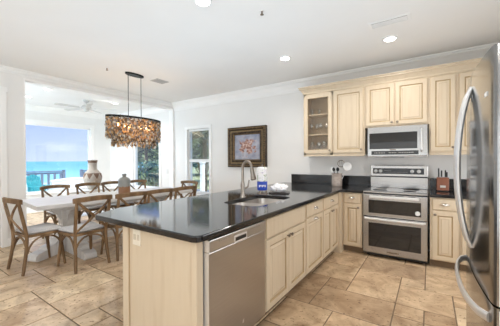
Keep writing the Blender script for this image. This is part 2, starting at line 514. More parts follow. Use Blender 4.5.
def knob(parent, x, y, z, r=.0155):
    return MB().lathe([(.006, 0), (.006, .012), (r, .018), (r * 1.05, .024), (r * .7, .030), (0, .031)], 12,
                      M=Matrix.Translation((x, y, z)) @ Matrix.Rotation(R(90), 4, 'X')).obj('knob', M_pewter, parent, True)


def cup_pull(parent, x, y, z, w=.052):
    vs = []; fs = []; n = 10; k = 6
    for i in range(k + 1):
        b_ = i / k * PI / 2
        for j in range(n + 1):
            a = PI * j / n
            rr = math.cos(b_ * .98)
            vs.append((x - w * math.cos(a) * (1 if i == 0 else (.35 + .65 * rr)), y - .002 - .032 * math.sin(b_) * (.4 + .6 * math.sin(a)), z + .026 * math.sin(a) * rr + (-.004 if i == k else 0)))
    for i in range(k):
        for j in range(n):
            fs.append((i * (n + 1) + j, i * (n + 1) + j + 1, (i + 1) * (n + 1) + j + 1, (i + 1) * (n + 1) + j))
    o = MB().add(vs, fs).obj('cup_pull', mat('bright_nickel', (.66, .62, .57), .25, 1), parent, True, 60)
    return o


def base_cabinet(label, loc, rz, W, fronts, D=.58, top=.872, toe=.095, name='base_cabinet', group=None, open_top=False):
    t = thing(name, label, 'cabinet', loc, rz, group)
    mb = MB()
    if open_top:      # carcass open under the sink cut-out
        mb.box(.0005, W - .0005, 0, .02, toe, top).box(.0005, .018, .02, D, toe, .66).box(W - .018, W - .0005, .02, D, toe, .66)
        mb.box(.0005, W - .0005, .02, D, toe, toe + .018).box(.0005, W - .0005, D - .012, D, toe, top)
    else: mb.box(.0005, W - .0005, 0, D, toe, top)
    mb.obj('cabinet_body', M_cream, t)
    MB().box(.0005, W - .0005, .07, D, .0, toe).obj('toe_kick', mat('toe_kick_shaded_brown', (.20, .135, .08), .6), t)  # brown darkened so the recess shade sits in the colour
    add_fronts(t, fronts)
    return t


def add_fronts(t, fronts):
    for f in fronts:
        kind, x0, x1, z0, z1 = f[:5]
        hw = f[5] if len(f) > 5 else None
        mb = MB()
        wide = min(x1 - x0, z1 - z0)
        raised = kind == 'door'
        panel_front(mb, x0, x1, z0, z1, .02, min(.055, wide * .24), 0, raised)
        o = mb.obj({'door': 'door', 'drawer': 'drawer', 'false': 'false_front', 'filler': 'filler_panel'}[kind], [M_cream, M_glaze], t)
        if hw:
            if hw[0] == 'k': knob(o, hw[1], -.02, hw[2])
            else: cup_pull(o, hw[1], -.02, hw[2])


XP = -1.113
RZ = PI / 2
# dishwasher bay ends at y=1.855.  Sink cabinet etc. face +X
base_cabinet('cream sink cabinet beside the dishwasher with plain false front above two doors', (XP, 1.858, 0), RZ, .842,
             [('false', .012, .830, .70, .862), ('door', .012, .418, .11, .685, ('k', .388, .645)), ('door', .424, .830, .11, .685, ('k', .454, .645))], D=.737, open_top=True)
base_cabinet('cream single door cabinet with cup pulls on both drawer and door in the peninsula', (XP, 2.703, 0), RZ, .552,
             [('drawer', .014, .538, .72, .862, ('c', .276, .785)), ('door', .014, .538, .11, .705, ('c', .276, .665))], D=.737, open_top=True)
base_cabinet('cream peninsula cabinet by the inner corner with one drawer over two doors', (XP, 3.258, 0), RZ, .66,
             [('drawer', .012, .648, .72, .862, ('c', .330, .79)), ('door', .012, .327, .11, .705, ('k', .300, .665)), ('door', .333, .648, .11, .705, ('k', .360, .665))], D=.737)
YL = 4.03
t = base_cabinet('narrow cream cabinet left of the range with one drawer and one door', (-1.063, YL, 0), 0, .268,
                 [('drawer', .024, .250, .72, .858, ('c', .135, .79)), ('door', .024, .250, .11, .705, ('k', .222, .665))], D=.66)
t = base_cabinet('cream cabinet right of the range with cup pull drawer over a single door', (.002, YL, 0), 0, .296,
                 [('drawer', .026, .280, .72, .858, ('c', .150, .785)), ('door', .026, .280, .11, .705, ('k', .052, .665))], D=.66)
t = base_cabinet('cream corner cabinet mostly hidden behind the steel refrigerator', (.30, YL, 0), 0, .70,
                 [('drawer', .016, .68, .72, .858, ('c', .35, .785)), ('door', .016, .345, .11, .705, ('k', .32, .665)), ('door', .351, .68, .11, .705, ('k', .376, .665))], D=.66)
# corner filler post between the two runs
cf = MB().box(-1.85, -1.065, 3.92, 4.69, .0, .872); cf = cf.obj('corner_cabinet', M_cream)
tag(cf, 'plain cream filler post in the inner corner between peninsula and back cabinets', 'cabinet')

# peninsula end panel (faces the camera, -Y) with stiles, and outlet
ep = thing('peninsula_end_panel', 'tall plain cream panel closing the end of the peninsula beside the dishwasher', 'panel', (-1.87, 1.115, 0))
MB().box(0, .735, .012, .055, 0, .872).obj('panel', M_cream, ep)
mb = MB(); mb.box(-.012, .055, 0, .075, 0, .872, .003); mb.obj('stile', M_cream, ep)
mb = MB(); mb.box(.705, .745, 0, .055, 0, .872, .003); mb.obj('stile', M_cream, ep)
MB().box(.055, .060, .008, .0125, 0, .872).obj('glaze_line', M_glaze, ep)
bk = MB().box(-1.875, -1.852, 1.191, 3.92, 0, .872, .002)
tag(bk.obj('peninsula_back_panel', M_cream), 'long plain cream panel along the seating side of the peninsula', 'panel')
ol = thing('wall_outlet', 'cream double power outlet on the peninsula end panel under the counter', 'outlet', (-1.72, 1.127, .80))
MB().box(-.045, .045, -.006, 0, -.058, .058, .003).obj('cover_plate', mat('ivory_plastic', (.80, .74, .62), .35), ol)
for s in (-1, 1):
    MB().box(s * .021 - .014, s * .021 + .014, -.009, -.005, -.02, .02, .003).obj('socket', mat('ivory_plastic_dark', (.62, .55, .43), .4), ol)

# countertop: L shape with D-cut sink hole.  polygons triangulated by bmesh
SX0, SX1, SY0, SY1 = -1.745, -1.315, 2.07, 2.84


def rounded_rect(x0, x1, y0, y1, r, n=6):
    pts = []
    for (cx, cy, a0) in ((x1 - r, y1 - r, 0), (x0 + r, y1 - r, 90), (x0 + r, y0 + r, 180), (x1 - r, y0 + r, 270)):
        for i in range(n + 1):
            a = R(a0 + 90 * i / n); pts.append((cx + r * math.cos(a), cy + r * math.sin(a)))
    return pts


def slab(name, outer, hole, z0, z1, mats, parent=None, bev=.008):
    bm = bmesh.new()
    loops = []
    for lp in ([outer] + ([hole] if hole else [])):
        vv = [bm.verts.new((x, y, z1)) for x, y in lp]
        loops.append([bm.edges.new((vv[i], vv[(i + 1) % len(vv)])) for i in range(len(vv))])
    es = [e for l in loops for e in l]
    bmesh.ops.triangle_fill(bm, use_beauty=True, use_dissolve=False, edges=es)
    faces = bm.faces[:]
    ret = bmesh.ops.extrude_face_region(bm, geom=faces)
    vv = [g for g in ret['geom'] if isinstance(g, bmesh.types.BMVert)]
    for v in vv: v.co.z = z0
    bmesh.ops.recalc_face_normals(bm, faces=bm.faces[:])
    top_edges = [e for e in bm.edges if all(abs(v.co.z - z1) < 1e-6 for v in e.verts) and any(abs(f.normal.z) < .5 for f in e.link_faces)]
    bmesh.ops.bevel(bm, geom=top_edges, offset=bev, segments=3, affect='EDGES', profile=.5)
    bot = [e for e in bm.edges if all(abs(v.co.z - z0) < 1e-6 for v in e.verts) and any(abs(f.normal.z) < .5 for f in e.link_faces)]
    bmesh.ops.bevel(bm, geom=bot, offset=bev * .8, segments=2, affect='EDGES', profile=.5)
    me = bpy.data.meshes.new(name)
    for f in bm.faces: f.material_index = 0 if abs(f.normal.z) > .98 else 1
    bm.to_mesh(me); bm.free()
    for m in mats: me.materials.append(m)
    o = bpy.data.objects.new(name, me); C.objects.link(o)
    if parent: o.parent = parent
    return o


def arc(cx, cy, r, a0, a1, n=6): return [(cx + r * math.cos(R(a0 + (a1 - a0) * i / n)), cy + r * math.sin(R(a0 + (a1 - a0) * i / n))) for i in range(n + 1)]


outer = [(-2.36, YW - .002), (-2.36, 2.4), (-2.35, 1.35)] + arc(-2.17, 1.125, .055, 200, 262, 4) + arc(-1.122, 1.117, .05, 270, 360, 6) \
        + [(-1.072, 3.93), (-1.0, 3.992), (-.790, 3.992), (-.790, YW - .002)]
ct = slab('countertop', outer, rounded_rect(SX0, SX1, SY0, SY1, .10), .874, .914, [M_gran, M_grane])
tag(ct, 'polished black granite L-shaped countertop over the peninsula and corner', 'countertop')
ct2 = slab('countertop', [(.004, 3.992), (1.03, 3.992), (1.03, YW - .002), (.004, YW - .002)], None, .874, .914, [M_gran, M_grane])
tag(ct2, 'short polished black granite countertop right of the range under the knife block', 'countertop')
tag(MB().box(-2.19, -.792, YW - .024, YW - .001, .915, 1.078, .003).obj('backsplash', M_gransp), 'low black granite backsplash strip in the corner left of the range', 'backsplash')
tag(MB().box(.004, 1.03, YW - .024, YW - .001, .915, 1.070, .003).obj('backsplash', M_gransp), 'low black granite backsplash strip behind the knife block', 'backsplash')

# sink
sk = thing('kitchen_sink', 'undermount double bowl stainless steel sink in the peninsula counter', 'sink', (-1.53, 2.455, .70))


def bowl(y0, y1):
    x0, x1 = -.235, .235
    top = rounded_rect(x0, x1, y0, y1, .09, 5); bot = rounded_rect(x0 + .03, x1 - .03, y0 + .03, y1 - .03, .07, 5)
    n = len(top)
    vs = [(x, y, .173) for x, y in top] + [(x, y, .01) for x, y in bot] + [(x, y, .0) for x, y in rounded_rect(x0 + .06, x1 - .06, y0 + .06, y1 - .06, .05, 5)]
    fs = [(i, (i + 1) % n, n + (i + 1) % n, n + i) for i in range(n)] + [(n + i, n + (i + 1) % n, 2 * n + (i + 1) % n, 2 * n + i) for i in range(n)] + [tuple(range(2 * n, 3 * n))]
    return MB().add(vs, fs)


sink_m = mat('sink_steel', (.60, .56, .52), .36, .85)
bowl(-.40, -.015).obj('bowl', sink_m, sk, True); bowl(.015, .40).obj('bowl', sink_m, sk, True)
MB().box(-.2, .2, -.016, .016, .13, .160, .006).obj('divider', sink_m, sk)
for yy in (-.21, .21): MB().lathe([(.045, 0), (.04, .006), (.02, .004), (0, .004)], 16, (0, yy, .001)).obj('drain', M_chrome, sk, True)

# faucet
fa = thing('faucet', 'tall brushed nickel pull-down gooseneck faucet behind the sink', 'faucet', (-1.80, 2.53, .914))
MB().lathe([(.034, 0), (.034, .006), (.028, .012), (.024, .05), (.021, .09), (.024, .13), (.022, .16), (.016, .19)], 18).obj('base', M_nickel, fa, True)
FX, FY = .058, .010
pts = [(0, 0, .16), (0, 0, .30)] + [(FX - FX * math.cos(a), FY - FY * math.cos(a), .325 + .09 * math.sin(a)) for a in [PI * i / 12 for i in range(12)]]
MB().tube(pts, .0155, 12).obj('gooseneck', M_nickel, fa, True)
MB().tube([(.115, .020, .345), (.119, .021, .31), (.126, .023, .26), (.134, .025, .215), (.137, .026, .20)], [.017, .022, .027, .034, .024], 12).obj('spray_head', M_nickel, fa, True)
MB().tube([(.02, .018, .10), (.045, .04, .12), (.058, .05, .20)], [.012, .01, .007], 8).obj('lever', M_nickel, fa, True)

# dishwasher
dw = thing('dishwasher', 'stainless steel built-in dishwasher in the end of the peninsula', 'dishwasher', (XP, 1.178, 0), RZ)
WD = .672
MB().box(.012, WD - .006, .035, .60, .10, .866).obj('cabinet_body', M_black, dw)
MB().box(.02, WD - .014, .09, .60, 0, .10).obj('toe_kick', M_black, dw)
mb = MB(); mb.box(.004, WD - .012, -.022, .034, .105, .785, .006); door = mb.obj('door', M_steelv, dw)
mb = MB(); mb.box(.004, WD - .012, -.030, .034, .788, .862, .006)
cp = mb.obj('control_panel', noisy('dishwasher_panel', [(.50, .485, .47), (.56, .545, .53)], 4, .3, 1, stretch=(1, 60, 1)), dw)
ph = MB().box(.245, .395, -.0315, -.028, .788, .835, .002); ph.obj('pocket_handle', M_steell, cp)
MB().box(.257, .383, -.0325, -.031, .797, .822, .0005).obj('handle_recess', M_black, cp)
mb = MB()
for i in range(7): mb.box(.09 + i * .017, .098 + i * .017, -.0312, -.0298, .838, .842)
mb.obj('button_print', mat('button_grey', (.25, .24, .24), .4), cp); mb = MB()
for i in range(8): mb.box(.44 + i * .017, .448 + i * .017, -.0312, -.0298, .838, .842)
mb.obj('button_print', mat('button_grey', (.25, .24, .24), .4), cp)
MB().box(.006, .012, -.012, .02, .705, .765, .001).obj('vent', M_black, door)
mb = MB().add([(0, 0, 0), (.018, 0, 0), (.022, 0, .03), (.004, 0, .02)], [(0, 1, 2, 3)], M=Matrix.Translation((.345, -.0228, .195))).obj('brand_plate', M_steell, door)

MB().box(.0022, .0042, -.024, .030, .105, .785).obj('door_side', M_steell, door)
MB().box(.0022, .0042, -.030, .030, .789, .861).obj('panel_side', M_steell, cp)
# ---------------- upper cabinets
YU = 4.37; ZU0 = 1.425; ZU1 = 2.46
def upper(label, x0, x1, z0, fronts, name='wall_cabinet'):
    t = thing(name, label, 'cabinet', (x0, YU, z0))
    W = x1 - x0
    MB().box(.0005, W - .0005, 0, YW - .005 - YU, 0, ZU1 - z0).obj('cabinet_body', M_cream, t)
    add_fronts(t, fronts)
    return t


# glass-door cabinet (open carcass)
gc = thing('glass_door_cabinet', 'cream wall cabinet with a glass door showing stemware on shelves', 'cabinet', (-1.81, YU, ZU0))
W = .502; HC = ZU1 - ZU0; DD = YW - .006 - YU
mb = MB(); mb.box(0, .018, 0, DD, 0, HC); mb.box(W - .018, W - .0005, 0, DD, 0, HC); mb.box(0, W - .001, 0, DD, 0, .02); mb.box(0, W - .001, 0, DD, HC - .02, HC)
mb.box(0, W - .001, DD - .012, DD, 0, HC)
mb.box(0, .045, -.001, .015, 0, HC); mb.box(W - .045, W - .0005, -.001, .015, 0, HC); mb.box(0, W - .0005, -.001, .015, 0, .05); mb.box(0, W - .0005, -.001, .015, HC - .05, HC)
mb.obj('cabinet_body', M_cream, gc)
for zz in (.335, .67): MB().box(.018, W - .018, .02, DD - .012, zz, zz + .018, .002).obj('shelf', M_cream, gc)
dr = MB(); x0, x1, z0, z1 = .022, W - .012, .03, HC - .02
for b_ in ((x0, x0 + .062, z0, z1), (x1 - .062, x1, z0, z1), (x0 + .062, x1 - .062, z0, z0 + .062), (x0 + .062, x1 - .062, z1 - .062, z1)):
    dr.box(b_[0], b_[1], -.021, -.001, b_[2], b_[3], .002)
dr = dr.obj('door', M_cream, gc)
gl = MB()
for b_ in ((x0 + .058, x0 + .064, z0 + .06, z1 - .06), (x1 - .064, x1 - .058, z0 + .06, z1 - .06), (x0 + .06, x1 - .06, z0 + .058, z0 + .064), (x0 + .06, x1 - .06, z1 - .064, z1 - .058)):
    gl.box(b_[0], b_[1], -.0225, -.019, b_[2], b_[3])
gl.obj('glaze_line', M_glaze, dr)
MB().box(x0 + .055, x1 - .055, -.013, -.010, z0 + .055, z1 - .055).obj('pane', M_cabglass, dr)
knob(dr, x1 - .03, -.021, z0 + .045)
upper('tall cream wall cabinet with a single solid door beside the glass one', -1.306, -.822, ZU0, [('door', .02, .462, .03, HC - .02, ('k', .435, .075))])
HM = ZU1 - 1.822
upper('short cream two-door cabinet above the microwave', -.82, -.012, 1.822, [('door', .018, .392, .025, HM - .02, ('k', .365, .06)), ('door', .41, .79, .025, HM - .02, ('k', .437, .06))])
upper('narrow cream wall cabinet right of the microwave', -.010, .300, ZU0, [('door', .018, .285, .03, HC - .02, ('k', .258, .075))])
upper('cream wall cabinet partly hidden behind the top of the refrigerator', .302, 1.03, ZU0, [('door', .012, .36, .03, HC - .02, ('k', .33, .075)), ('door', .366, .716, .03, HC - .02, ('k', .396, .075))])
# crown on top of the cabinets and light rail underneath
prof = [(0, 0), (.012, .012), (.012, .03), (.022, .045), (.045, .075), (.062, .085), (.062, .10), (.075, .112), (.075, .122), (-.02, .122), (-.02, 0)]
vs = []; k_ = len(prof)
for (xa, ya, sx) in ((-1.81, YW - .002, 0), (-1.81, YU, 1), (1.03, YU, 2)):
    for (o, zz) in prof:
        if sx == 0: vs.append((xa - o, ya, ZU1 - .004 + zz))
        elif sx == 1: vs.append((xa - o, ya - o, ZU1 - .004 + zz))
        else: vs.append((xa, ya - o, ZU1 - .004 + zz))
fs = []
for s_ in range(2):
    for i in range(k_): fs.append((s_ * k_ + i, s_ * k_ + (i + 1) % k_, (s_ + 1) * k_ + (i + 1) % k_, (s_ + 1) * k_ + i))
fs += [tuple(range(k_)), tuple(range(2 * k_, 3 * k_))]
MC = MB().add(vs, fs).obj('cabinet_crown', [M_cream])
tag(MC, 'cream crown moulding running along the top of all wall cabinets', 'moulding')
mb = MB(); mb.box(-1.806, -.826, YU - .012, YU + .01, ZU0 - .022, ZU0 - .001, .003)
tag(mb.obj('light_rail', M_cream), 'cream rail under the glass door and tall wall cabinets', 'moulding')
mb = MB(); mb.box(-.006, 1.02, YU - .012, YU + .01, ZU0 - .022, ZU0 - .001, .003)
tag(mb.obj('light_rail', M_cream), 'cream rail under the wall cabinets right of the microwave', 'moulding')

# glassware inside the cabinet
def wine(r=.036, h=.19):
    return MB().lathe([(.03, 0), (.03, .003), (.006, .008), (.004, .02), (.004, h * .42), (.015, h * .47), (r, h * .66), (r * 1.02, h * .8), (r * .82, h), (r * .78, h), (r * .96, h * .8), (r * .93, h * .67), (.012, h * .5), (0, h * .49)], 16)


def tumbler(r=.034, h=.11):
    return MB().lathe([(r * .85, 0), (r, h), (r * .93, h), (r * .8, .01), (0, .01)], 16)


shz = [ZU0 + .0205, ZU0 + .3535, ZU0 + .6885]
specs = [('wine', 0, (.10, .20, .31, .42), .15, 'bottom'), ('wine', 1, (.09, .17, .25, .34, .43), .15, 'middle'), ('tumbler', 2, (.10, .21), .15, 'top')]
first = {}
words = ['leftmost', 'second from left', 'third from left', 'fourth from left', 'rightmost']
for kind, lv, xs, dy, nm in specs:
    for i, x in enumerate(xs):
        if kind == 'wine':
            if kind not in first:
                o = wine(.04, .215).obj('wine_glass', M_glassw, None, True); first[kind] = o
            else: o = first[kind].copy(); C.objects.link(o)
            s = .9 if lv == 1 else 1.0; o.scale = (s, s, s)
            w_ = words[i] if i < len(xs) - 1 else 'rightmost'
            tag(o, f'clear stemmed wine glass, {w_} on the {nm} shelf behind the cabinet door', 'wine glass', 'stemware in the glass door cabinet')
        else:
            if kind not in first:
                o = tumbler().obj('tumbler', M_glassw, None, True); first[kind] = o
            else: o = first[kind].copy(); C.objects.link(o)
            tag(o, f"clear short tumbler, {'left' if i == 0 else 'right'} one on the top shelf of the glass cabinet", 'tumbler', 'tumblers on the top cabinet shelf')
        o.location = (-1.81 + x, YU + dy + (.05 if i % 2 else 0), shz[lv])

# microwave
mw = thing('microwave', 'stainless steel over-range microwave under the short cabinet', 'microwave', (-.772, 4.305, 1.380))
mw.scale = (.985, 1, .935)
MB().box(0, .76, .03, .395, 0, .468, .004).obj('case', M_steel, mw)
mb = MB(); mb.box(0, .76, -.012, .029, .012, .466, .008); dr = mb.obj('door', M_steel, mw)
MB().box(.028, .640, -.016, -.010, .125, .372, .004).obj('door_window', M_blackglass, dr)
MB().box(.055, .655, -.0155, -.010, .036, .096, .004).obj('control_strip', M_blackglass, dr)
mb = MB()
for grp in (range(0, 7), range(9, 14), range(15, 24)):
    mb = MB()
    for i in grp: mb.box(.10 + i * .021, .110 + i * .021, -.0165, -.0152, .06, .072)
    mb.obj('button_print', mat('button_print', (.45, .44, .42), .4), dr)
MB().tube([(.690, -.012, .08), (.690, -.05, .10), (.690, -.058, .24), (.690, -.05, .385), (.690, -.012, .405)], .013, 10, up=(1, 0, 0)).obj('handle', M_steell, dr, True)
MB().box(.20, .48, -.005, .1, -.006, .0, .001).obj('vent', M_black, mw)
MB().box(.30, .38, -.0165, -.012, .104, .117, .002).obj('brand_plate', M_pewter, dr)

# range
rg = thing('range', 'stainless steel freestanding range with two ovens and rear control panel', 'stove', (-.782, 4.03, 0))
MB().box(.002, .76, .03, .655, .03, .885, .004).obj('cabinet_body', mat('range_side', (.10, .10, .10), .4, .5), rg)
for x in (.05, .70):
    for y in (.08, .58): MB().lathe([(.018, 0), (.018, .03)], 10, (x, y, 0)).obj('foot', M_black, rg)
MB().box(.0, .762, -.008, .60, .887, .905, .003).obj('cooktop_frame', M_steel, rg)
ctp = MB().box(.012, .75, .02, .59, .904, .912, .003).obj('cooktop', mat('ceramic_glass_top', (.22, .22, .22), .06, .3, .8), rg)
for (x, y, r) in ((.19, .17, .10), (.56, .17, .085), (.19, .44, .075), (.56, .44, .11)):
    MB().lathe([(r, 0), (r, .0006), (r - .004, .0006), (r - .004, 0)], 32, (x, y, .9122)).obj('burner_ring', mat('burner_print', (.35, .35, .35), .3), ctp)
# upper oven door
mb = MB(); mb.box(.002, .760, -.028, .028, .566, .870, .007); u = mb.obj('upper_oven_door', M_steel, rg)
MB().box(.075, .692, -.031, -.026, .612, .792, .012).obj('door_window', M_blackglass, u)
mb = MB(); mb.box(.09, .67, -.047, -.030, .818, .850, .007)
mb.obj('handle', M_steell, u)
mb = MB()
for (a, b_) in ((.13, .20), (.24, .36), (.40, .50), (.55, .63)): mb.box(a, b_, -.0295, -.0275, .856, .862)
mb.obj('vent_slot', M_black, u)
MB().lathe([(.028, 0), (.028, .002), (0, .002)], 20, M=Matrix.Translation((.655, -.031, .655)) @ Matrix.Rotation(R(90), 4, 'X')).obj('round_sticker', mat('sticker', (.75, .75, .74), .5), u)
# lower oven door
mb = MB(); mb.box(.002, .760, -.028, .028, .062, .556, .007); l = mb.obj('lower_oven_door', M_steel, rg)
MB().box(.075, .692, -.031, -.026, .150, .478, .012).obj('door_window', M_blackglass, l)
mb = MB(); mb.tube([(.03, -.028, .535), (.04, -.055, .535), (.38, -.062, .535), (.722, -.055, .535), (.732, -.028, .535)], .013, 10)
mb.obj('handle', M_steell, l, True)
MB().box(.30, .45, -.030, -.027, .088, .112, .003).obj('brand_plate', M_pewter, l)
MB().box(.02, .74, -.005, .03, .032, .060, .002).obj('kick_plate', M_black, rg)
MB().box(.004, .758, -.01, .03, .556, .566).obj('door_gap', M_black, rg)
# back guard
mb = MB(); mb.box(.0, .762, .585, .655, .912, 1.075, .004); mb.obj('backguard', M_steel, rg)
MB().box(.004, .758, .590, .650, 1.075, 1.088).obj('gap_strip', M_black, rg)
mb = MB(); mb.box(.0, .762, .572, .655, 1.088, 1.252, .006); cpn = mb.obj('control_panel', M_steel, rg)
MB().box(.036, .714, .568, .573, 1.125, 1.212, .003).obj('display', mat('control_glass', (.03, .03, .032), .15), cpn)
mb = MB()
for i in range(16):
    mb.box(.22 + i * .019, .230 + i * .019, .5672, .5682, 1.15, 1.154)
    if i < 8: mb.box(.20 + i * .012, .206 + i * .012, .5672, .5682, 1.175, 1.180)
mb.obj('button_print', mat('panel_print', (.35, .35, .35), .4), cpn)
for x in (.078, .145, .565, .650):
    MB().lathe([(.026, 0), (.026, .008), (.021, .012), (.019, .026), (.012, .030), (0, .030)], 18, M=Matrix.Translation((x, .568, 1.168)) @ Matrix.Rotation(R(90), 4, 'X')).obj('knob', mat('white_knob', (.80, .80, .79), .3, .3), cpn, True)

# refrigerator, face toward -X, bowed front
fr = thing('refrigerator', 'stainless steel french door refrigerator with bowed handles at the right edge', 'refrigerator', (.18, 1.83, 0))
MB().box(.115, .80, -.455, .455, .03, 1.765, .004).obj('case', mat('fridge_case', (.62, .62, .62), .4, .3), fr)
for yy in (-.38, .38): MB().box(.15, .75, yy - .03, yy + .03, 0, .03).obj('foot', M_black, fr)
MB().box(.06, .116, -.44, .44, .03, .075).obj('kick_plate', M_black, fr)


def bowed_door(y0, y1, z0, z1, name, out_l, out_r):
    n = 14; sec = []
    for i in range(n + 1):
        y = y0 + (y1 - y0) * i / n
        x = .024 * (abs(y) / .457) ** 2
        sec.append((x, y))
    if out_l: sec = [(sec[0][0] + .03, y0), (sec[0][0] + .010, y0 + .003), (sec[0][0] + .002, y0 + .012)] + sec[1:]
    else: sec = [(sec[0][0] + .008, y0), (sec[0][0], y0 + .006)] + sec[1:]
    if out_r: sec = sec[:-1] + [(sec[-1][0] + .002, y1 - .012), (sec[-1][0] + .010, y1 - .003), (sec[-1][0] + .03, y1)]
    else: sec = sec[:-1] + [(sec[-1][0], y1 - .006), (sec[-1][0] + .008, y1)]
    poly = sec + [(.108, y1), (.108, y0)]
    o = MB().prism(poly, z0, z1).obj(name, [M_steelf, M_steell], fr, True, 25)
    return o


dl = bowed_door(-.457, -.003, .775, 1.78, 'door', True, False)
dr_ = bowed_door(.003, .457, .775, 1.78, 'door', False, True)
dz = bowed_door(-.457, .457, .085, .766, 'freezer_drawer', True, True)
MB().box(.05, .110, -.45, .45, 0.762, .776).obj('door_gasket', MATS['fridge_case'], fr)
MB().box(.040, .108, -.4585, -.4572, .775, 1.78).obj('door_edge', M_steell, dl)
MB().box(.040, .108, -.4585, -.4572, .085, .758).obj('drawer_edge', M_steell, dz)
for (yy, par) in ((-.040, dl), (.040, dr_)):
    pts = []
    for i in range(21):
        s = i / 20; bow = (4 * s * (1 - s)) ** .75
        pts.append((.0 - .058 * bow, yy, .885 + .825 * s))
    MB().tube(pts, [.011] + [.0135] * 19 + [.011], 10, flat=1.5, up=(1, 0, 0)).obj('handle', M_steell, par, True)
pts = []
for i in range(21):
    s = i / 20; bow = (4 * s * (1 - s)) ** .6
    y = -.40 + .80 * s
    pts.append((.024 * (abs(y) / .457) ** 2 * (1 - bow) - .052 * bow, y, .70))
MB().tube(pts, .010, 10, flat=2.0, up=(1, 0, 0)).obj('handle', M_steell, dz, True)
MB().box(.012, .020, -.37, -.31, 1.60, 1.618, .001).obj('brand_plate', M_white, dl)

# ================================================================== COUNTER ITEMS
# paper towel roll on holder
pt = thing('paper_towel_holder', 'metal paper towel stand holding the wrapped roll beside the sink', 'paper towel holder', (-1.79, 2.95, .914))
MB().lathe([(.075, 0), (.075, .006), (.068, .010), (.0, .010)], 24).obj('base', M_pewter, pt, True)
for a in range(3):
    an = R(30 + a * 120)
    MB().lathe([(.012, 0), (.012, .03)], 8, (.055 * math.cos(an), .055 * math.sin(an), .01)).obj('foot', M_pewter, pt)
MB().tube([(0, 0, .01), (0, 0, .375)], .006, 8).obj('post', M_pewter, pt)
mroll = bpy.data.materials.new('towel_wrapper'); mroll.use_nodes = True
t_ = mroll.node_tree; n_ = t_.nodes; bb = n_['Principled BSDF']
tcn = n_.new('ShaderNodeTexCoord'); sp_ = n_.new('ShaderNodeSeparateXYZ'); t_.links.new(tcn.outputs['Object'], sp_.inputs[0])
vz = n_.new('ShaderNodeTexNoise'); vz.inputs['Scale'].default_value = 24; t_.links.new(tcn.outputs['Object'], vz.inputs[0])
rp = n_.new('ShaderNodeValToRGB'); e_ = rp.color_ramp.elements
e_[0].position = .36; e_[0].color = (.30, .36, .22, 1); e_[1].position = .46; e_[1].color = (.86, .86, .88, 1)
x_ = e_.new(.60); x_.color = (.88, .87, .88, 1); x_ = e_.new(.70); x_.color = (.48, .44, .58, 1)
t_.links.new(vz.outputs[0], rp.inputs[0])
cmp = n_.new('ShaderNodeMath'); cmp.operation = 'LESS_THAN'; cmp.inputs[1].default_value = .115; t_.links.new(sp_.outputs['Z'], cmp.inputs[0])
mx_ = n_.new('ShaderNodeMix'); mx_.data_type = 'RGBA'; t_.links.new(cmp.outputs[0], mx_.inputs['Factor']); t_.links.new(rp.outputs[0], mx_.inputs['A']); mx_.inputs['B'].default_value = (.02, .07, .48, 1)
t_.links.new(mx_.outputs['Result'], bb.inputs['Base Color']); bb.inputs['Roughness'].default_value = .35
pr = MB().lathe([(.02, 0), (.055, 0), (.064, .008), (.066, .03), (.067, .27), (.063, .288), (.05, .298), (.02, .300), (.02, 0)], 28).obj('paper_towel_roll', mroll, None, True, 50)
pr.location = (-1.79, 2.95, .957)
tag(pr, 'wrapped paper towel roll with flowered white top and blue lower band', 'paper towels')
mb = MB()
for i in range(5): mb.box(-.045 + i * .018, -.034 + i * .018, -.0675, -.0655, .045 + .01 * (i % 2), .072)
o = mb.obj('white_print', M_white, pr)
o.rotation_euler = (0, 0, R(35))

# crumpled dishcloth on a dark tray
tr = MB().prism(rounded_rect(-.13, .13, -.10, .10, .03), 0, .014).obj('tray', mat('dark_tray', (.03, .022, .02), .3), None)
tr.location = (-1.63, 3.12, .915); tr.rotation_euler = (0, 0, R(20)); tag(tr, 'small dark flat tray under the white cloth beside the sink', 'tray')
bm = bmesh.new(); bmesh.ops.create_icosphere(bm, subdivisions=4, radius=1)
from mathutils import noise as mn
for v in bm.verts:
    p = v.co.copy()
    d = 1 + .32 * mn.noise(p * 2.3) + .20 * abs(mn.noise(p * 5 + Vector((3, 1, 2)))) - .1 * abs(mn.noise(p * 9))
    v.co = Vector((p.x * .095 * d, p.y * .12 * d, max(0, (p.z * .5 + .42) * .105 * d)))
me = bpy.data.meshes.new('dish_cloth'); bm.to_mesh(me); bm.free()
mcl = noisy('cloth_print', [(.80, .80, .82), (.82, .82, .83), (.46, .30, .32)], 26, .9, pos=(.45, .75)); me.materials.append(mcl)
me.polygons.foreach_set('use_smooth', [True] * len(me.polygons))
o = bpy.data.objects.new('dish_cloth', me); C.objects.link(o); o.location = (-1.64, 3.12, .9295)
tag(o, 'crumpled white patterned dish cloth heaped on the dark tray', 'cloth')

# utensil crock with utensils
cx, cy = -1.27, 4.46
ck = MB().lathe([(.075, 0), (.082, .01), (.083, .10), (.081, .19), (.085, .20), (.085, .208), (.076, .208), (.075, .02), (0, .02)], 28).obj('utensil_crock', noisy('stoneware', [(.36, .29, .25), (.50, .43, .38)], 30, .5), None, True, 40)
ck.location = (cx, cy, .9145); tag(ck, 'beige stoneware crock full of utensils in the counter corner', 'crock')


def utensil(name, label, cat, dx, dy, lean, mk):
    o = thing(name, label, cat, (cx + dx * .3, cy + dy * .3, .9365))
    d = Vector((lean[0], lean[1], 1)).normalized()
    qn = Vector((0, 0, 1)).rotation_difference(d)
    o.rotation_mode = 'QUATERNION'; o.rotation_quaternion = qn
    mk(o)
    return o


def mk_spatula(o):
    MB().tube([(0, 0, 0), (0, 0, .22)], .005, 8).obj('handle', M_steell, o)
    MB().box(-.028, .028, -.003, .003, .21, .29, .002).obj('blade', M_white, o)


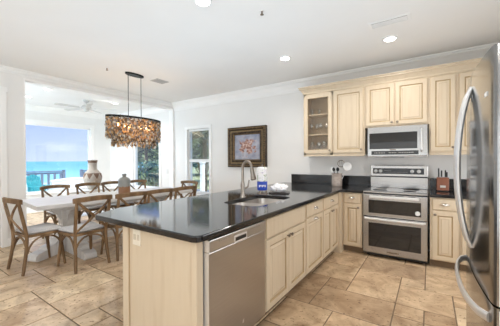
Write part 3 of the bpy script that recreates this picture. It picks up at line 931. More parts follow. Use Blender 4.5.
def mk_spoon(o):
    MB().tube([(0, 0, 0), (0, 0, .23)], .005, 8).obj('handle', M_black, o)
    MB().ico((0, 0, .255), .026, 2, (1, .35, 1.3)).obj('bowl', M_black, o, True)


def mk_ring(r, mm, hgt):
    def f(o):
        MB().tube([(0, 0, 0), (0, 0, hgt - r)], .005, 8).obj('handle', M_steell, o)
        pts = [(r * math.sin(2 * PI * i / 24), 0, hgt - r * math.cos(2 * PI * i / 24)) for i in range(24)]
        MB().tube(pts, .006, 8, closed=True, up=(0, 1, 0)).obj('ring', mm, o, True)
        mb = MB()
        for k_ in (-.5, 0, .5):
            w_ = r * math.sqrt(1 - k_ * k_)
            mb.tube([(k_ * r, 0, hgt - w_), (k_ * r, .012, hgt), (k_ * r, 0, hgt + w_)], .002, 5)
        mb.obj('wires', mm, o)
    return f


def mk_disc(o):
    MB().tube([(0, 0, 0), (0, 0, .28)], .005, 8).obj('handle', M_white, o)
    MB().lathe([(0, 0), (.06, .002), (.068, .012), (.064, .014), (0, .006)], 24, M=Matrix.Translation((0, 0, .325)) @ Matrix.Rotation(R(90), 4, 'X')).obj('disc', M_white, o, True)


utensil('spatula', 'white flat spatula standing in the crock', 'utensil', -.12, .0, (-.18, 0), mk_spatula)
utensil('serving_spoon', 'dark serving spoon leaning left in the crock', 'utensil', -.02, -.12, (-.10, -.12), mk_spoon)
utensil('wire_whisk', 'round wire loop whisk rising from the crock', 'utensil', .04, .05, (.14, .03), mk_ring(.055, M_nickel, .35))
utensil('slotted_skimmer', 'round white skimmer leaning right out of the crock', 'utensil', .14, .0, (.42, .02), mk_disc)
utensil('ladle', 'short dark ladle at the front of the crock', 'utensil', .08, -.10, (.02, -.10), mk_spoon)

# knife block
kb = thing('knife_block', 'reddish wooden knife block on the counter right of the range', 'knife block', (.145, 4.46, .9145))
T = Matrix.Rotation(R(-14), 4, 'X')
mb = MB(); mb.box(-.068, .068, -.06, .07, .012, .185, .006)
vsn = [(x, y + (z - .012) * .10, z) for (x, y, z) in mb.v]; mb.v = vsn
mb.obj('block', noisy('cherry_wood', [(.15, .045, .02), (.23, .08, .04)], 8, .35, stretch=(1, 1, .2)), kb)
MB().box(-.06, .06, -.05, .06, 0, .014, .003).obj('base', M_black, kb)
MB().box(-.03, .03, -.0625, -.0575, .05, .08, .002).obj('label_plate', mat('silver_label', (.6, .58, .55), .3, .8), kb)
pos = [(-.045, .02, .085), (-.012, .03, .055), (-.045, -.02, .04), (.03, .02, .06), (.045, -.015, .035)]
kl = ['tallest black-handled knife at the left of the knife block', 'black-handled knife second from left in the block', 'short black-handled knife at the front left of the block',
      'black-handled knife right of centre in the block', 'short black-handled knife at the right front of the block']
for (x, y, h), lb in zip(pos, kl):
    kn = thing('kitchen_knife', lb, 'knife', (.145 + x, 4.46 + y, .9145 + .178), group='knives in the wooden block')
    MB().box(-.008, .008, -.011, .011, .012, .045 + h, .004, M=Matrix.Rotation(R(-6), 4, 'X')).obj('handle', M_black, kn)
    MB().box(-.0012, .0012, -.009, .009, -.10, .014, M=Matrix.Rotation(R(-6), 4, 'X')).obj('blade', M_chrome, kn)

# ================================================================== WALL ART
def canvas_mat():
    m = bpy.data.materials.new('painted_canvas'); m.use_nodes = True
    t = m.node_tree; n = t.nodes; b = n['Principled BSDF']
    tc_ = n.new('ShaderNodeTexCoord')
    z1 = n.new('ShaderNodeTexNoise'); z1.inputs['Scale'].default_value = 7; z1.inputs['Detail'].default_value = 5; t.links.new(tc_.outputs['Object'], z1.inputs[0])
    r1 = n.new('ShaderNodeValToRGB'); e = r1.color_ramp.elements; e[0].position = .3; e[0].color = (.24, .27, .38, 1); e[1].position = .7; e[1].color = (.50, .50, .56, 1)
    t.links.new(z1.outputs[0], r1.inputs[0])
    z2 = n.new('ShaderNodeTexNoise'); z2.inputs['Scale'].default_value = 16; z2.inputs['Detail'].default_value = 3
    mp_ = n.new('ShaderNodeMapping'); mp_.inputs['Location'].default_value = (4, 2, 1); mp_.inputs['Scale'].default_value = (1, 1, 1.7); t.links.new(tc_.outputs['Object'], mp_.inputs[0]); t.links.new(mp_.outputs[0], z2.inputs[0])
    r2 = n.new('ShaderNodeValToRGB'); e = r2.color_ramp.elements; e[0].position = .3; e[0].color = (.12, .05, .04, 1); e[1].position = .66; e[1].color = (.70, .55, .48, 1)
    x = e.new(.5); x.color = (.42, .22, .17, 1); t.links.new(z2.outputs[0], r2.inputs[0])
    # flower cluster mask: gradient sphere about centre, broken by noise
    g = n.new('ShaderNodeVectorMath'); g.operation = 'LENGTH'
    mp2 = n.new('ShaderNodeMapping'); mp2.inputs['Scale'].default_value = (3.2, 1, 4.4); t.links.new(tc_.outputs['Object'], mp2.inputs[0]); t.links.new(mp2.outputs[0], g.inputs[0])
    ad = n.new('ShaderNodeMath'); ad.operation = 'ADD'; t.links.new(g.outputs['Value'], ad.inputs[0]); 
    z3 = n.new('ShaderNodeTexNoise'); z3.inputs['Scale'].default_value = 12; t.links.new(tc_.outputs['Object'], z3.inputs[0]); 
    m3 = n.new('ShaderNodeMath'); m3.operation = 'MULTIPLY'; m3.inputs[1].default_value = 2.2; t.links.new(z3.outputs[0], m3.inputs[0]); t.links.new(m3.outputs[0], ad.inputs[1])
    r3 = n.new('ShaderNodeValToRGB'); e = r3.color_ramp.elements; e[0].position = .80; e[0].color = (1, 1, 1, 1); e[1].position = .92; e[1].color = (0, 0, 0, 1)
    dv = n.new('ShaderNodeMath'); dv.operation = 'MULTIPLY'; dv.inputs[1].default_value = .5; t.links.new(ad.outputs[0], dv.inputs[0]); t.links.new(dv.outputs[0], r3.inputs[0])
    mxx = n.new('ShaderNodeMix'); mxx.data_type = 'RGBA'; t.links.new(r3.outputs[0], mxx.inputs['Factor']); t.links.new(r1.outputs[0], mxx.inputs['A']); t.links.new(r2.outputs[0], mxx.inputs['B'])
    t.links.new(mxx.outputs['Result'], b.inputs['Base Color']); b.inputs['Roughness'].default_value = .6
    return m


pa = thing('framed_painting', 'ornate dark gold framed painting of pink blossoms on blue, on the white wall', 'painting', (-3.215, YW - .03, 1.625))
hw, hh = .485, .425
rings = [(0, .03), (0, -.035), (.02, -.05), (.05, -.048), (.075, -.03), (.10, -.028), (.125, -.036), (.145, -.030), (.160, -.006), (.165, .012)]
vs = []; fs = []; mis = []
for (i, d) in rings: vs += [(-hw + i, d, -hh + i), (hw - i, d, -hh + i), (hw - i, d, hh - i), (-hw + i, d, hh - i)]
for k_ in range(len(rings) - 1):
    for j in range(4):
        fs.append((k_ * 4 + j, k_ * 4 + (j + 1) % 4, (k_ + 1) * 4 + (j + 1) % 4, (k_ + 1) * 4 + j)); mis.append(1 if k_ in (4, 7, 8) else 0)
mb = MB(); mb.v = vs; mb.f = fs; mb.mi = mis
M_fr1 = noisy('antique_bronze', [(.018, .011, .007), (.05, .032, .018), (.13, .085, .045)], 40, .4, .5, pos=(.3, .72))
M_fr2 = noisy('dull_gold', [(.16, .10, .045), (.27, .18, .085)], 30, .4, .6)
pf = mb.obj('frame', [M_fr1, M_fr2], pa)
mb = MB()
for i in range(27):
    s = -hw + .03 + i * (2 * hw - .06) / 26
    for zz in (hh - .032, -hh + .032): mb.ico((s, -.05, zz), .017, 1, (.8, .6, 1))
for i in range(23):
    s = -hh + .03 + i * (2 * hh - .06) / 22
    for xx in (hw - .032, -hw + .032): mb.ico((xx, -.05, s), .017, 1, (1, .6, .8))
mb.obj('carved_beading', M_fr2, pf, True)
MB().box(-hw + .155, hw - .155, .010, .016, -hh + .155, hh - .155).obj('canvas', canvas_mat(), pa)

# switch plate on the sunroom end wall
sw = thing('light_switch', 'small white switch plate on the white wall right of the palm window', 'switch', (-5.80, YW - .001, 1.06))
MB().box(-.037, .037, -.008, 0, -.06, .06, .003).obj('cover_plate', mat('switch_white', (.74, .74, .73), .4), sw)
MB().box(-.014, .014, -.012, -.007, -.03, .03, .002).obj('rocker', M_white, sw)

# ================================================================== CEILING FITTINGS
def downlight(label, x, y, z, r=.085, glow=None, power=7.5, warm=(1, .93, .86)):
    t = thing('recessed_downlight', label, 'ceiling light', (x, y, z - .012), group=None)
    MB().lathe([(r * .72, .004), (r * .76, -.0), (r, .0), (r * 1.02, .012), (r * .8, .012)], 28).obj('trim_ring', M_white, t, True)
    MB().lathe([(0, .001), (r * .74, .001), (r * .74, .011), (0, .011)], 24).obj('diffuser', glow or M_lamp, t)
    a = area('downlight_beam', (x, y, z - .02), (0, 0, 0), r * 1.4, r * 1.4, power, warm, 'DISK', 150)
    return t


downlight('glowing recessed ceiling light nearest the top edge of the photo', -1.753, 1.842, H)
downlight('glowing recessed ceiling light in the middle of the ceiling above the tall cabinet', -1.746, 3.527, H)
downlight('glowing recessed ceiling light beside the ceiling vent over the range', -.407, 3.69, H)
downlight('ceiling light behind the camera over the kitchen', -.2, -1.9, H)
downlight('ceiling light behind the camera over the living side', -3.4, -1.9, H)
for (x, y, lb) in ((-6.41, 2.24, 'sunroom ceiling light nearest the wide opening'), (-7.51, 2.25, 'sunroom ceiling light at the column above the ocean window'), (-6.6, 3.75, 'sunroom ceiling light right of the fan')):
    downlight(lb, x, y, HS, .08, M_lampc, 12, (1, .97, .93))

vt = thing('ceiling_vent', 'long white slotted air vent beside the kitchen ceiling light', 'vent', (-.365, 3.235, H))
MB().box(-.20, .20, -.075, .075, -.008, 0, .003).obj('frame', M_white, vt)
MB().box(-.17, .17, -.055, .055, -.0095, -.007).obj('backing', mat('vent_shadow', (.35, .34, .33), .7), vt)
for i in range(4): MB().box(-.17, .17, -.05 + i * .028, -.034 + i * .028, -.016, -.009, .002).obj('slat', M_white, vt)
vt = thing('ceiling_vent', 'small grey louvred vent in the ceiling right of the chandelier', 'vent', (-4.17, 3.22, H))
MB().box(-.10, .10, -.135, .135, -.010, 0, .003).obj('frame', mat('vent_grey', (.55, .55, .54), .5), vt)
for i in range(6): MB().box(-.08, .08, -.12 + i * .041, -.094 + i * .041, -.018, -.010, .002).obj('slat', mat('vent_grey2', (.42, .42, .42), .5), vt)
for (x, y, lb) in ((-1.387, 2.294, 'tiny metal sprinkler head in the ceiling above the peninsula'), (-4.275, 2.297, 'tiny metal sprinkler head in the ceiling left of the chandelier')):
    s = thing('sprinkler_head', lb, 'sprinkler', (x, y, H))
    MB().lathe([(.0, -.004), (.028, -.004), (.03, 0)], 16).obj('escutcheon', M_white, s)
    MB().lathe([(.010, -.004), (.008, -.03), (.018, -.034), (.018, -.038), (0, -.038)], 10).obj('deflector', M_pewter, s)

# ceiling fan in the sunroom
M_fan = mat('fan_grey_white', (.60, .60, .59), .45)
fn = thing('ceiling_fan', 'white ceiling fan hanging in the sunroom before the ocean window', 'ceiling fan', (-6.84, 3.17, HS), R(49))
MB().lathe([(0, 0), (.075, 0), (.07, -.03), (.03, -.06), (.014, -.065)], 20).obj('canopy', M_fan, fn, True)
MB().tube([(0, 0, -.05), (0, 0, -.14)], .012, 10).obj('rod', M_fan, fn)
MB().lathe([(.02, -.11), (.06, -.125), (.10, -.15), (.105, -.19), (.08, -.215), (.05, -.235), (.05, -.26), (.02, -.275), (0, -.276)], 24).obj('motor', M_fan, fn, True)
for i in range(5):
    a = R(72 * i + 5)
    M_ = Matrix.Rotation(a, 4, 'Z') @ Matrix.Translation((0, 0, -.20)) @ Matrix.Rotation(R(10), 4, 'X')
    mb = MB(); mb.box(.09, .20, -.02, .02, -.004, .004, .002, M=M_); bi = mb.obj('blade_iron', M_fan, fn)
    MB().prism([(.17, -.045), (.62, -.065), (.655, -.04), (.655, .04), (.62, .065), (.17, .045)], .004, .012, M=M_).obj('blade', M_fan, fn)

# chandelier: oval drum of hanging shell discs
ch = thing('chandelier', 'oval chandelier of amber and brown shell discs above the dining table', 'chandelier', (-4.2, 2.73, H), 0)


def oval(a, b_, z0, z1, n=48, th=.012):
    o = []
    mb = MB(); vs = []
    for j in range(n):
        an = 2 * PI * j / n
        for (k1, z) in ((1, z0), (1, z1), (0, z1), (0, z0)):
            s = 0 if k1 else th
            vs.append(((b_ - s) * math.cos(an), (a - s) * math.sin(an), z))
    fs = []
    for j in range(n):
        for i in range(4):
            fs.append((j * 4 + i, j * 4 + (i + 1) % 4, ((j + 1) % n) * 4 + (i + 1) % 4, ((j + 1) % n) * 4 + i))
    return mb.add(vs, fs)


n = 28
MB().lathe([(0, 0), (.17, 0), (.17, -.022), (.165, -.028), (0, -.028)], n, sx=.42, sy=1.0).obj('canopy', M_blackm, ch, True)
for s in (-1, 1): MB().tube([(0, s * .12, -.02), (0, s * .12, -.745)], .005, 6).obj('rod', M_blackm, ch)
zt = -.757
fr_ = oval(.497, .215, zt - .026, zt + .004).obj('top_frame', M_blackm, ch)
mb = MB()
for s in (-.38, -.12, .12, .38): mb.box(-.19 * math.sqrt(1 - (s / .5) ** 2), .19 * math.sqrt(1 - (s / .5) ** 2), s - .006, s + .006, zt - .012, zt - .002)
mb.box(-.006, .006, -.49, .49, zt - .012, zt - .002)
mb.obj('cross_bars', M_blackm, fr_)
oval(.40, .125, zt - .40, zt - .39, 40, .008).obj('inner_frame', M_blackm, ch)
for s in (-.3, -.1, .1, .3):
    bl = MB().lathe([(0, 0), (.014, .002), (.018, .03), (.012, .055), (0, .07)], 12, (0, s, zt - .17)).obj('bulb', M_bulb, ch, True)
    MB().tube([(0, s, zt - .10), (0, s, zt - .01)], .012, 8).obj('bulb_socket', M_blackm, ch)
q = random.Random(5)


def shell(mb, c, r, ang):
    """small bumpy disc hung vertically"""
    k_ = 8; vs = [(0, .0025, 0), (0, -.0025, 0)]
    for j in range(k_):
        a = 2 * PI * j / k_; rr = r * (1 + .18 * (q.random() - .5)); vs.append((rr * math.cos(a), (q.random() - .5) * .003, rr * 1.12 * math.sin(a)))
    fs = []
    for j in range(k_): fs.append((0, 2 + j, 2 + (j + 1) % k_)); fs.append((1, 2 + (j + 1) % k_, 2 + j))
    mb.add(vs, fs, q.choice([0, 0, 1, 1, 2, 3]), Matrix.Translation(c) @ Matrix.Rotation(ang, 4, 'Z') @ Matrix.Rotation((q.random() - .5) * .6, 4, 'X'))


def shellmat(name, c1, c2, tr=.5):
    m = noisy(name, [c1, c2], 60, .22, 0, spec=.6)
    nt_ = m.node_tree; n_ = nt_.nodes; b_ = n_['Principled BSDF']; out = n_['Material Output']
    tl = n_.new('ShaderNodeBsdfTranslucent'); tl.inputs[0].default_value = (*[min(1, c * 1.5) for c in c2], 1)
    ms = n_.new('ShaderNodeMixShader'); ms.inputs[0].default_value = tr
    nt_.links.new(b_.outputs[0], ms.inputs[1]); nt_.links.new(tl.outputs[0], ms.inputs[2]); nt_.links.new(ms.outputs[0], out.inputs[0])
    return m


SM = [shellmat('shell_amber', (.55, .36, .19), (.72, .50, .28)), shellmat('shell_brown', (.20, .13, .08), (.34, .24, .15), .3),
      shellmat('shell_pearl', (.66, .58, .48), (.82, .75, .65)), shellmat('shell_smoke', (.26, .24, .22), (.42, .39, .36), .3)]
mb = MB()
for (a, b_, zz0, zz1, cnt) in ((.48, .195, zt - .01, zt - .36, 84), (.395, .125, zt - .03, zt - .475, 70), (.30, .06, zt - .1, zt - .46, 34)):
    for j in range(cnt):
        an = 2 * PI * (j + .3 * q.random()) / cnt
        px, py = b_ * math.cos(an), a * math.sin(an)
        zlow = zz1 + (q.random() - .5) * .05
        z = zz0 - q.random() * .02
        while z > zlow:
            r = .013 + q.random() * .009
            shell(mb, (px + (q.random() - .5) * .02, py + (q.random() - .5) * .02, z), r, q.random() * PI)
            z -= r * 1.75
so = mb.obj('shell_strands', SM, ch, True, 20, fix=False); so['kind'] = 'stuff'
pl = bpy.data.lights.new('chandelier_glow', 'POINT'); pl.energy = 3; pl.color = (1, .66, .36); pl.shadow_soft_size = .05
for s in (-.2, .2):
    po = bpy.data.objects.new('chandelier_glow', pl); C.objects.link(po); po.location = (-4.2, 2.73 + s, H + zt - .14)

# ================================================================== DINING TABLE
TB = thing('dining_table', 'long whitewashed rectangular dining table on a carved pedestal base', 'dining table', (-4.56, 2.61, 0), R(-5))
mb = MB(); mb.box(-.50, .50, -1.25, 1.25, .705, .762, .008); tt = mb.obj('tabletop', M_tablew, TB)
MB().box(-.38, .38, -1.05, 1.05, .655, .705, .004).obj('apron', M_tablew, TB)


def foot_profile(L_=.70, w=.13):
    """half-foot pointing along +x, profile in xz, stepping scroll"""
    prof = [(0, .0), (L_ - .12, 0), (L_ - .02, .004), (L_, .03), (L_ - .01, .075), (L_ - .05, .10), (L_ - .16, .115), (L_ - .20, .15), (L_ - .30, .165), (L_ - .36, .215), (L_ - .44, .23), (L_ - .50, .32), (.08, .36), (0, .36)]
    return prof


def xz_prism(mb, prof, y0, y1, M=None):
    vs = [(x, y0, z) for x, z in prof] + [(x, y1, z) for x, z in prof]; k_ = len(prof)
    fs = [tuple(range(k_)), tuple(reversed(range(k_, 2 * k_)))] + [(i, (i + 1) % k_, k_ + (i + 1) % k_, k_ + i) for i in range(k_)]
    return mb.add(vs, fs, 0, M)


for yy, feet in ((-.75, ((-60, .60), (2, .80), (180, .60))), (.75, ((60, .60), (2, .80), (180, .60)))):
    mb = MB(); mb.box(-.10, .10, yy - .10, yy + .10, .0, .655, .006); mb.box(-.12, .12, yy - .12, yy + .12, .30, .34, .006); mb.box(-.13, .13, yy - .13, yy + .13, .62, .655, .004); mb.obj('pedestal', M_tablew, TB)
    for a, L_ in feet:
        mb = MB(); xz_prism(mb, foot_profile(L_), -.075, .075, Matrix.Translation((0, yy, 0)) @ Matrix.Rotation(R(a), 4, 'Z')); mb.obj('foot', M_tablew, TB)
        br = [(.05, .36), (.105, .38), (.115, .46), (.15, .54), (.22, .60), (.32, .635), (.42, .655), (.05, .655)]
        mb = MB(); xz_prism(mb, br, -.05, .05, Matrix.Translation((0, yy, 0)) @ Matrix.Rotation(R(a if a in (2, 180) else math.copysign(90, yy)), 4, 'Z')); mb.obj('bracket', M_tablew, TB)
MB().box(-.04, .04, -.66, .66, .05, .14, .006).obj('stretcher', M_tablew, TB)


# ================================================================== CHAIRS
def make_chair():
    t = thing('dining_chair', '', 'chair', (0, 0, 0), 0, 'cross-back dining chairs around the table')
    # seat frame (wood) trapezoid with rounded front
    sf = [(-.185, -.19), (.185, -.19)] + arc(.165, .155, .06, -10, 80, 5) + arc(-.165, .155, .06, 100, 190, 5)
    MB().prism(sf, .425, .455).obj('seat_frame', M_wood, t)
    cs = [(-.175, -.175), (.175, -.175)] + arc(.155, .15, .062, -10, 80, 5) + arc(-.155, .15, .062, 100, 190, 5)
    bm = bmesh.new(); vv = [bm.verts.new((x, y, .456)) for x, y in cs]; f = bm.faces.new(vv)
    r_ = bmesh.ops.extrude_face_region(bm, geom=[f]); up = [g for g in r_['geom'] if isinstance(g, bmesh.types.BMVert)]
    for v in up: v.co.z = .495
    bmesh.ops.recalc_face_normals(bm, faces=bm.faces[:])
    bmesh.ops.bevel(bm, geom=[e for e in bm.edges if abs(e.verts[0].co.z - e.verts[1].co.z) < 1e-5], offset=.014, segments=3, affect='EDGES')
    me = bpy.data.meshes.new('cushion'); bm.to_mesh(me); bm.free(); me.materials.append(M_cush)
    me.polygons.foreach_set('use_smooth', [True] * len(me.polygons))
    o = bpy.data.objects.new('seat_cushion', me); C.objects.link(o); o.parent = t
    for s in (-1, 1):
        # rear leg runs up into the back post in one bent piece
        pts = bez((s * .205, -.235, 0), (s * .185, -.19, .25), (s * .185, -.175, .42), (s * .19, -.20, .52), 8) + bez((s * .19, -.20, .52), (s * .195, -.225, .65), (s * .20, -.255, .78), (s * .20, -.265, .855), 6)[1:]
        MB().tube(pts, [.017] + [.020] * 12 + [.018, .016][:len(pts) - 13], 8).obj('leg', M_wood, t, True, 60)
        pts = bez((s * .205, .215, 0), (s * .195, .20, .15), (s * .18, .175, .30), (s * .18, .17, .435), 8)
        MB().tube(pts, [.016] * 3 + [.021] * 6, 8).obj('leg', M_wood, t, True, 60)
    # top rail: bowed flat board
    pts = [(x, -.255 - .055 * (1 - (x / .235) ** 2), .868 + .016 * (1 - (x / .235) ** 2)) for x in [-.235 + .47 * i / 12 for i in range(13)]]
    vs = []; fs = []
    for (x, y, z) in pts:
        for (dy, dz) in ((-.014, -.030), (-.016, .020), (.0, .030), (.016, .020), (.014, -.030)): vs.append((x, y + dy, z + dz))
    for i in range(12):
        for j in range(5): fs.append((i * 5 + j, i * 5 + (j + 1) % 5, (i + 1) * 5 + (j + 1) % 5, (i + 1) * 5 + j))
    fs += [tuple(range(5)), tuple(reversed(range(60, 65)))]
    MB().add(vs, fs).obj('top_rail', M_wood, t, True, 50)
    for s in (-1, 1):
        pts = bez((s * .185, -.268, .845), (s * .10, -.30, .74), (-s * .03, -.275 + s * .008, .64), (-s * .18, -.205, .485), 12)
        MB().tube(pts, .0155, 8, flat=.7).obj('cross_brace', M_wood, t, True, 60)
    # bent braces under the seat (two quarter hoops on each side)
    def brace(p, q_, zc, zt_):
        p, q_ = Vector(p), Vector(q_); m_ = (p + q_) / 2
        pts = bez((p.x, p.y, zc), (p.x * .9 + m_.x * .1, p.y * .9 + m_.y * .1, zc + .10), (p.x * .6 + m_.x * .4, p.y * .6 + m_.y * .4, zt_), (m_.x, m_.y, zt_), 8)
        pts2 = bez((m_.x, m_.y, zt_), (q_.x * .6 + m_.x * .4, q_.y * .6 + m_.y * .4, zt_), (q_.x * .9 + m_.x * .1, q_.y * .9 + m_.y * .1, zc + .10), (q_.x, q_.y, zc), 8)[1:]
        MB().tube(pts + pts2, .0115, 7).obj('bentwood_brace', M_wood, t, True, 60)
    brace((-.192, .19), (.192, .19), .24, .415); brace((-.188, -.19), (.188, -.19), .24, .415)
    brace((-.192, -.185), (-.19, .185), .24, .415); brace((.192, -.185), (.19, .185), .24, .415)
    return t


def rot_face(fx, fy): return math.atan2(fy, fx) - PI / 2


chair0 = make_chair()
first_used = False


def place_chair(x, y, rz, label):
    global first_used
    if not first_used:
        chair0.location = (x, y, 0); chair0.rotation_euler = (0, 0, rz); chair0['label'] = label; first_used = True
        return chair0
    return dup(chair0, (x, y, 0), rz, label)


faceW = PI / 2      # faces -X
faceE = -PI / 2     # faces +X
place_chair(-4.17, 1.335, R(4), 'cross-back wooden chair at the near end of the table, leftmost in the photo')
place_chair(-3.735, 1.68, faceW + R(2), 'cross-back chair on the kitchen side nearest the camera, its whole back clear of the counter')
place_chair(-3.70, 2.20, faceW - R(2), 'cross-back chair on the kitchen side, second from the camera, beside the counter corner')
place_chair(-3.70, 2.67, faceW - R(3), 'cross-back chair on the kitchen side, third from the camera, below the two-tone bottle')
place_chair(-3.70, 3.18, faceW - R(3), 'cross-back chair on the kitchen side, farthest from the camera and nearest the painting wall')
place_chair(-5.35, 2.07, faceE + R(2), 'cross-back chair on the window side nearest the camera, its rail below the teal deck chair')
place_chair(-5.35, 2.62, faceE, 'cross-back chair on the window side whose rail passes in front of the large vase')
place_chair(-5.33, 3.10, faceE, 'cross-back chair on the window side, third along, behind the two-tone bottle')
place_chair(-5.25, 3.62, faceE, 'cross-back chair on the window side in front of the palm window')
place_chair(-4.28, 3.80, PI + R(3), 'cross-back wooden chair at the far end of the table below the tall narrow window')

# ================================================================== VASES, CONSOLE
mv = bpy.data.materials.new('carved_vase_clay'); mv.use_nodes = True
t_ = mv.node_tree; n_ = t_.nodes; bb = n_['Principled BSDF']
tcn = n_.new('ShaderNodeTexCoord'); sp_ = n_.new('ShaderNodeSeparateXYZ'); t_.links.new(tcn.outputs['Object'], sp_.inputs[0])
# painted triangles: angle-wise triangle wave compared with height
at = n_.new('ShaderNodeMath'); at.operation = 'ARCTAN2'; t_.links.new(sp_.outputs['Y'], at.inputs[0]); t_.links.new(sp_.outputs['X'], at.inputs[1])
pm = n_.new('ShaderNodeMath'); pm.operation = 'MULTIPLY'; pm.inputs[1].default_value = 8 / (2 * PI); t_.links.new(at.outputs[0], pm.inputs[0])
pp = n_.new('ShaderNodeMath'); pp.operation = 'PINGPONG'; pp.inputs[1].default_value = .5; t_.links.new(pm.outputs[0], pp.inputs[0])
mr = n_.new('ShaderNodeMapRange'); mr.inputs['From Min'].default_value = 0; mr.inputs['From Max'].default_value = .5; mr.inputs['To Min'].default_value = .24; mr.inputs['To Max'].default_value = .37; t_.links.new(pp.outputs[0], mr.inputs[0])
gt = n_.new('ShaderNodeMath'); gt.operation = 'GREATER_THAN'; t_.links.new(sp_.outputs['Z'], gt.inputs[0]); t_.links.new(mr.outputs[0], gt.inputs[1])
lt = n_.new('ShaderNodeMath'); lt.operation = 'LESS_THAN'; lt.inputs[1].default_value = .37; t_.links.new(sp_.outputs['Z'], lt.inputs[0])
ml = n_.new('ShaderNodeMath'); ml.operation = 'MULTIPLY'; t_.links.new(gt.outputs[0], ml.inputs[0]); t_.links.new(lt.outputs[0], ml.inputs[1])
gt2 = n_.new('ShaderNodeMath'); gt2.operation = 'GREATER_THAN'; gt2.inputs[1].default_value = .60; t_.links.new(sp_.outputs['Z'], gt2.inputs[0])
mxm = n_.new('ShaderNodeMath'); mxm.operation = 'MAXIMUM'; t_.links.new(ml.outputs[0], mxm.inputs[0]); t_.links.new(gt2.outputs[0], mxm.inputs[1])
nzn = n_.new('ShaderNodeTexNoise'); nzn.inputs['Scale'].default_value = 14
mxc = n_.new('ShaderNodeMix'); mxc.data_type = 'RGBA'; mxc.inputs['A'].default_value = (.33, .27, .22, 1); mxc.inputs['B'].default_value = (.50, .46, .41, 1); t_.links.new(nzn.outputs[0], mxc.inputs['Factor'])
mx_ = n_.new('ShaderNodeMix'); mx_.data_type = 'RGBA'; t_.links.new(mxm.outputs[0], mx_.inputs['Factor']); t_.links.new(mxc.outputs['Result'], mx_.inputs['A']); mx_.inputs['B'].default_value = (.17, .10, .07, 1)
t_.links.new(mx_.outputs['Result'], bb.inputs['Base Color']); bb.inputs['Roughness'].default_value = .7
cons = thing('console_table', 'white console table behind the window-side chairs carrying the large vase', 'console table', (-6.35, 3.05, 0))
MB().box(-.20, .20, -.60, .60, .66, .70, .005).obj('tabletop', M_white, cons)
for sx in (-.17, .17):
    for sy in (-.56, .56): MB().box(sx - .02, sx + .02, sy - .02, sy + .02, 0, .66, .003).obj('leg', M_white, cons)
MB().box(-.18, .18, -.58, .58, .15, .17, .003).obj('shelf', M_white, cons)
v1 = MB().lathe([(.07, 0), (.085, .01), (.105, .05), (.16, .14), (.188, .23), (.190, .29), (.17, .36), (.12, .42), (.088, .46), (.085, .56), (.092, .62), (.10, .645), (.10, .66), (.085, .66), (.075, .60), (.0, .58)], 36).obj('large_vase', mv, None, True, 50)
v1.location = (-6.35, 3.065, .7005)
tag(v1, 'large round clay vase with narrow neck and dark painted triangles', 'vase')
m2t = bpy.data.materials.new('two_tone_glaze'); m2t.use_nodes = True
t_ = m2t.node_tree; n_ = t_.nodes; bb = n_['Principled BSDF']
tcn = n_.new('ShaderNodeTexCoord'); sp_ = n_.new('ShaderNodeSeparateXYZ'); t_.links.new(tcn.outputs['Object'], sp_.inputs[0])
nzn = n_.new('ShaderNodeTexNoise'); nzn.inputs['Scale'].default_value = 9
s1 = n_.new('ShaderNodeMath'); s1.operation = 'MULTIPLY_ADD'; s1.inputs[1].default_value = .06; t_.links.new(nzn.outputs[0], s1.inputs[0]); t_.links.new(sp_.outputs['Z'], s1.inputs[2])
gt = n_.new('ShaderNodeMath'); gt.operation = 'GREATER_THAN'; gt.inputs[1].default_value = .165; t_.links.new(s1.outputs[0], gt.inputs[0])
mx_ = n_.new('ShaderNodeMix'); mx_.data_type = 'RGBA'; t_.links.new(gt.outputs[0], mx_.inputs['Factor']); mx_.inputs['A'].default_value = (.26, .13, .065, 1); mx_.inputs['B'].default_value = (.24, .25, .24, 1)
t_.links.new(mx_.outputs['Result'], bb.inputs['Base Color']); bb.inputs['Roughness'].default_value = .35
v2 = MB().lathe([(.085, 0), (.095, .01), (.098, .22), (.094, .255), (.07, .285), (.035, .297), (.026, .312), (.036, .33), (.036, .350), (.020, .358), (0, .358)], 30).obj('pottery_bottle', m2t, None, True, 40)
v2.location = (-4.42, 2.66, .763)
tag(v2, 'squat pottery bottle, grey above and brown below, on the dining table', 'bottle')

# ================================================================== OUTSIDE
def ramp_by_x(name, stops, x0, x1, rough, nscale=.05, amt=.1, spec=.5):
    """colour banded with distance offshore (object X), broken with noise"""
    m = bpy.data.materials.new(name); m.use_nodes = True
    t = m.node_tree; n = t.nodes; b = n['Principled BSDF']
    tc_ = n.new('ShaderNodeTexCoord'); s = n.new('ShaderNodeSeparateXYZ'); t.links.new(tc_.outputs['Object'], s.inputs[0])
    mr = n.new('ShaderNodeMapRange'); mr.inputs['From Min'].default_value = x0; mr.inputs['From Max'].default_value = x1; t.links.new(s.outputs['X'], mr.inputs[0])
    z = n.new('ShaderNodeTexNoise'); z.inputs['Scale'].default_value = nscale; z.inputs['Detail'].default_value = 5; t.links.new(tc_.outputs['Object'], z.inputs[0])
    ma = n.new('ShaderNodeMath'); ma.operation = 'MULTIPLY_ADD'; ma.inputs[1].default_value = amt; t.links.new(z.outputs[0], ma.inputs[0]); t.links.new(mr.outputs[0], ma.inputs[2])
    r = n.new('ShaderNodeValToRGB'); el = r.color_ramp.elements
    el[0].position = stops[0][0]; el[0].color = (*stops[0][1], 1); el[1].position = stops[-1][0]; el[1].color = (*stops[-1][1], 1)
    for p, c in stops[1:-1]: x = el.new(p); x.color = (*c, 1)
    t.links.new(ma.outputs[0], r.inputs[0]); t.links.new(r.outputs[0], b.inputs['Base Color'])
    b.inputs['Roughness'].default_value = rough; b.inputs['Specular IOR Level'].default_value = spec
    return m


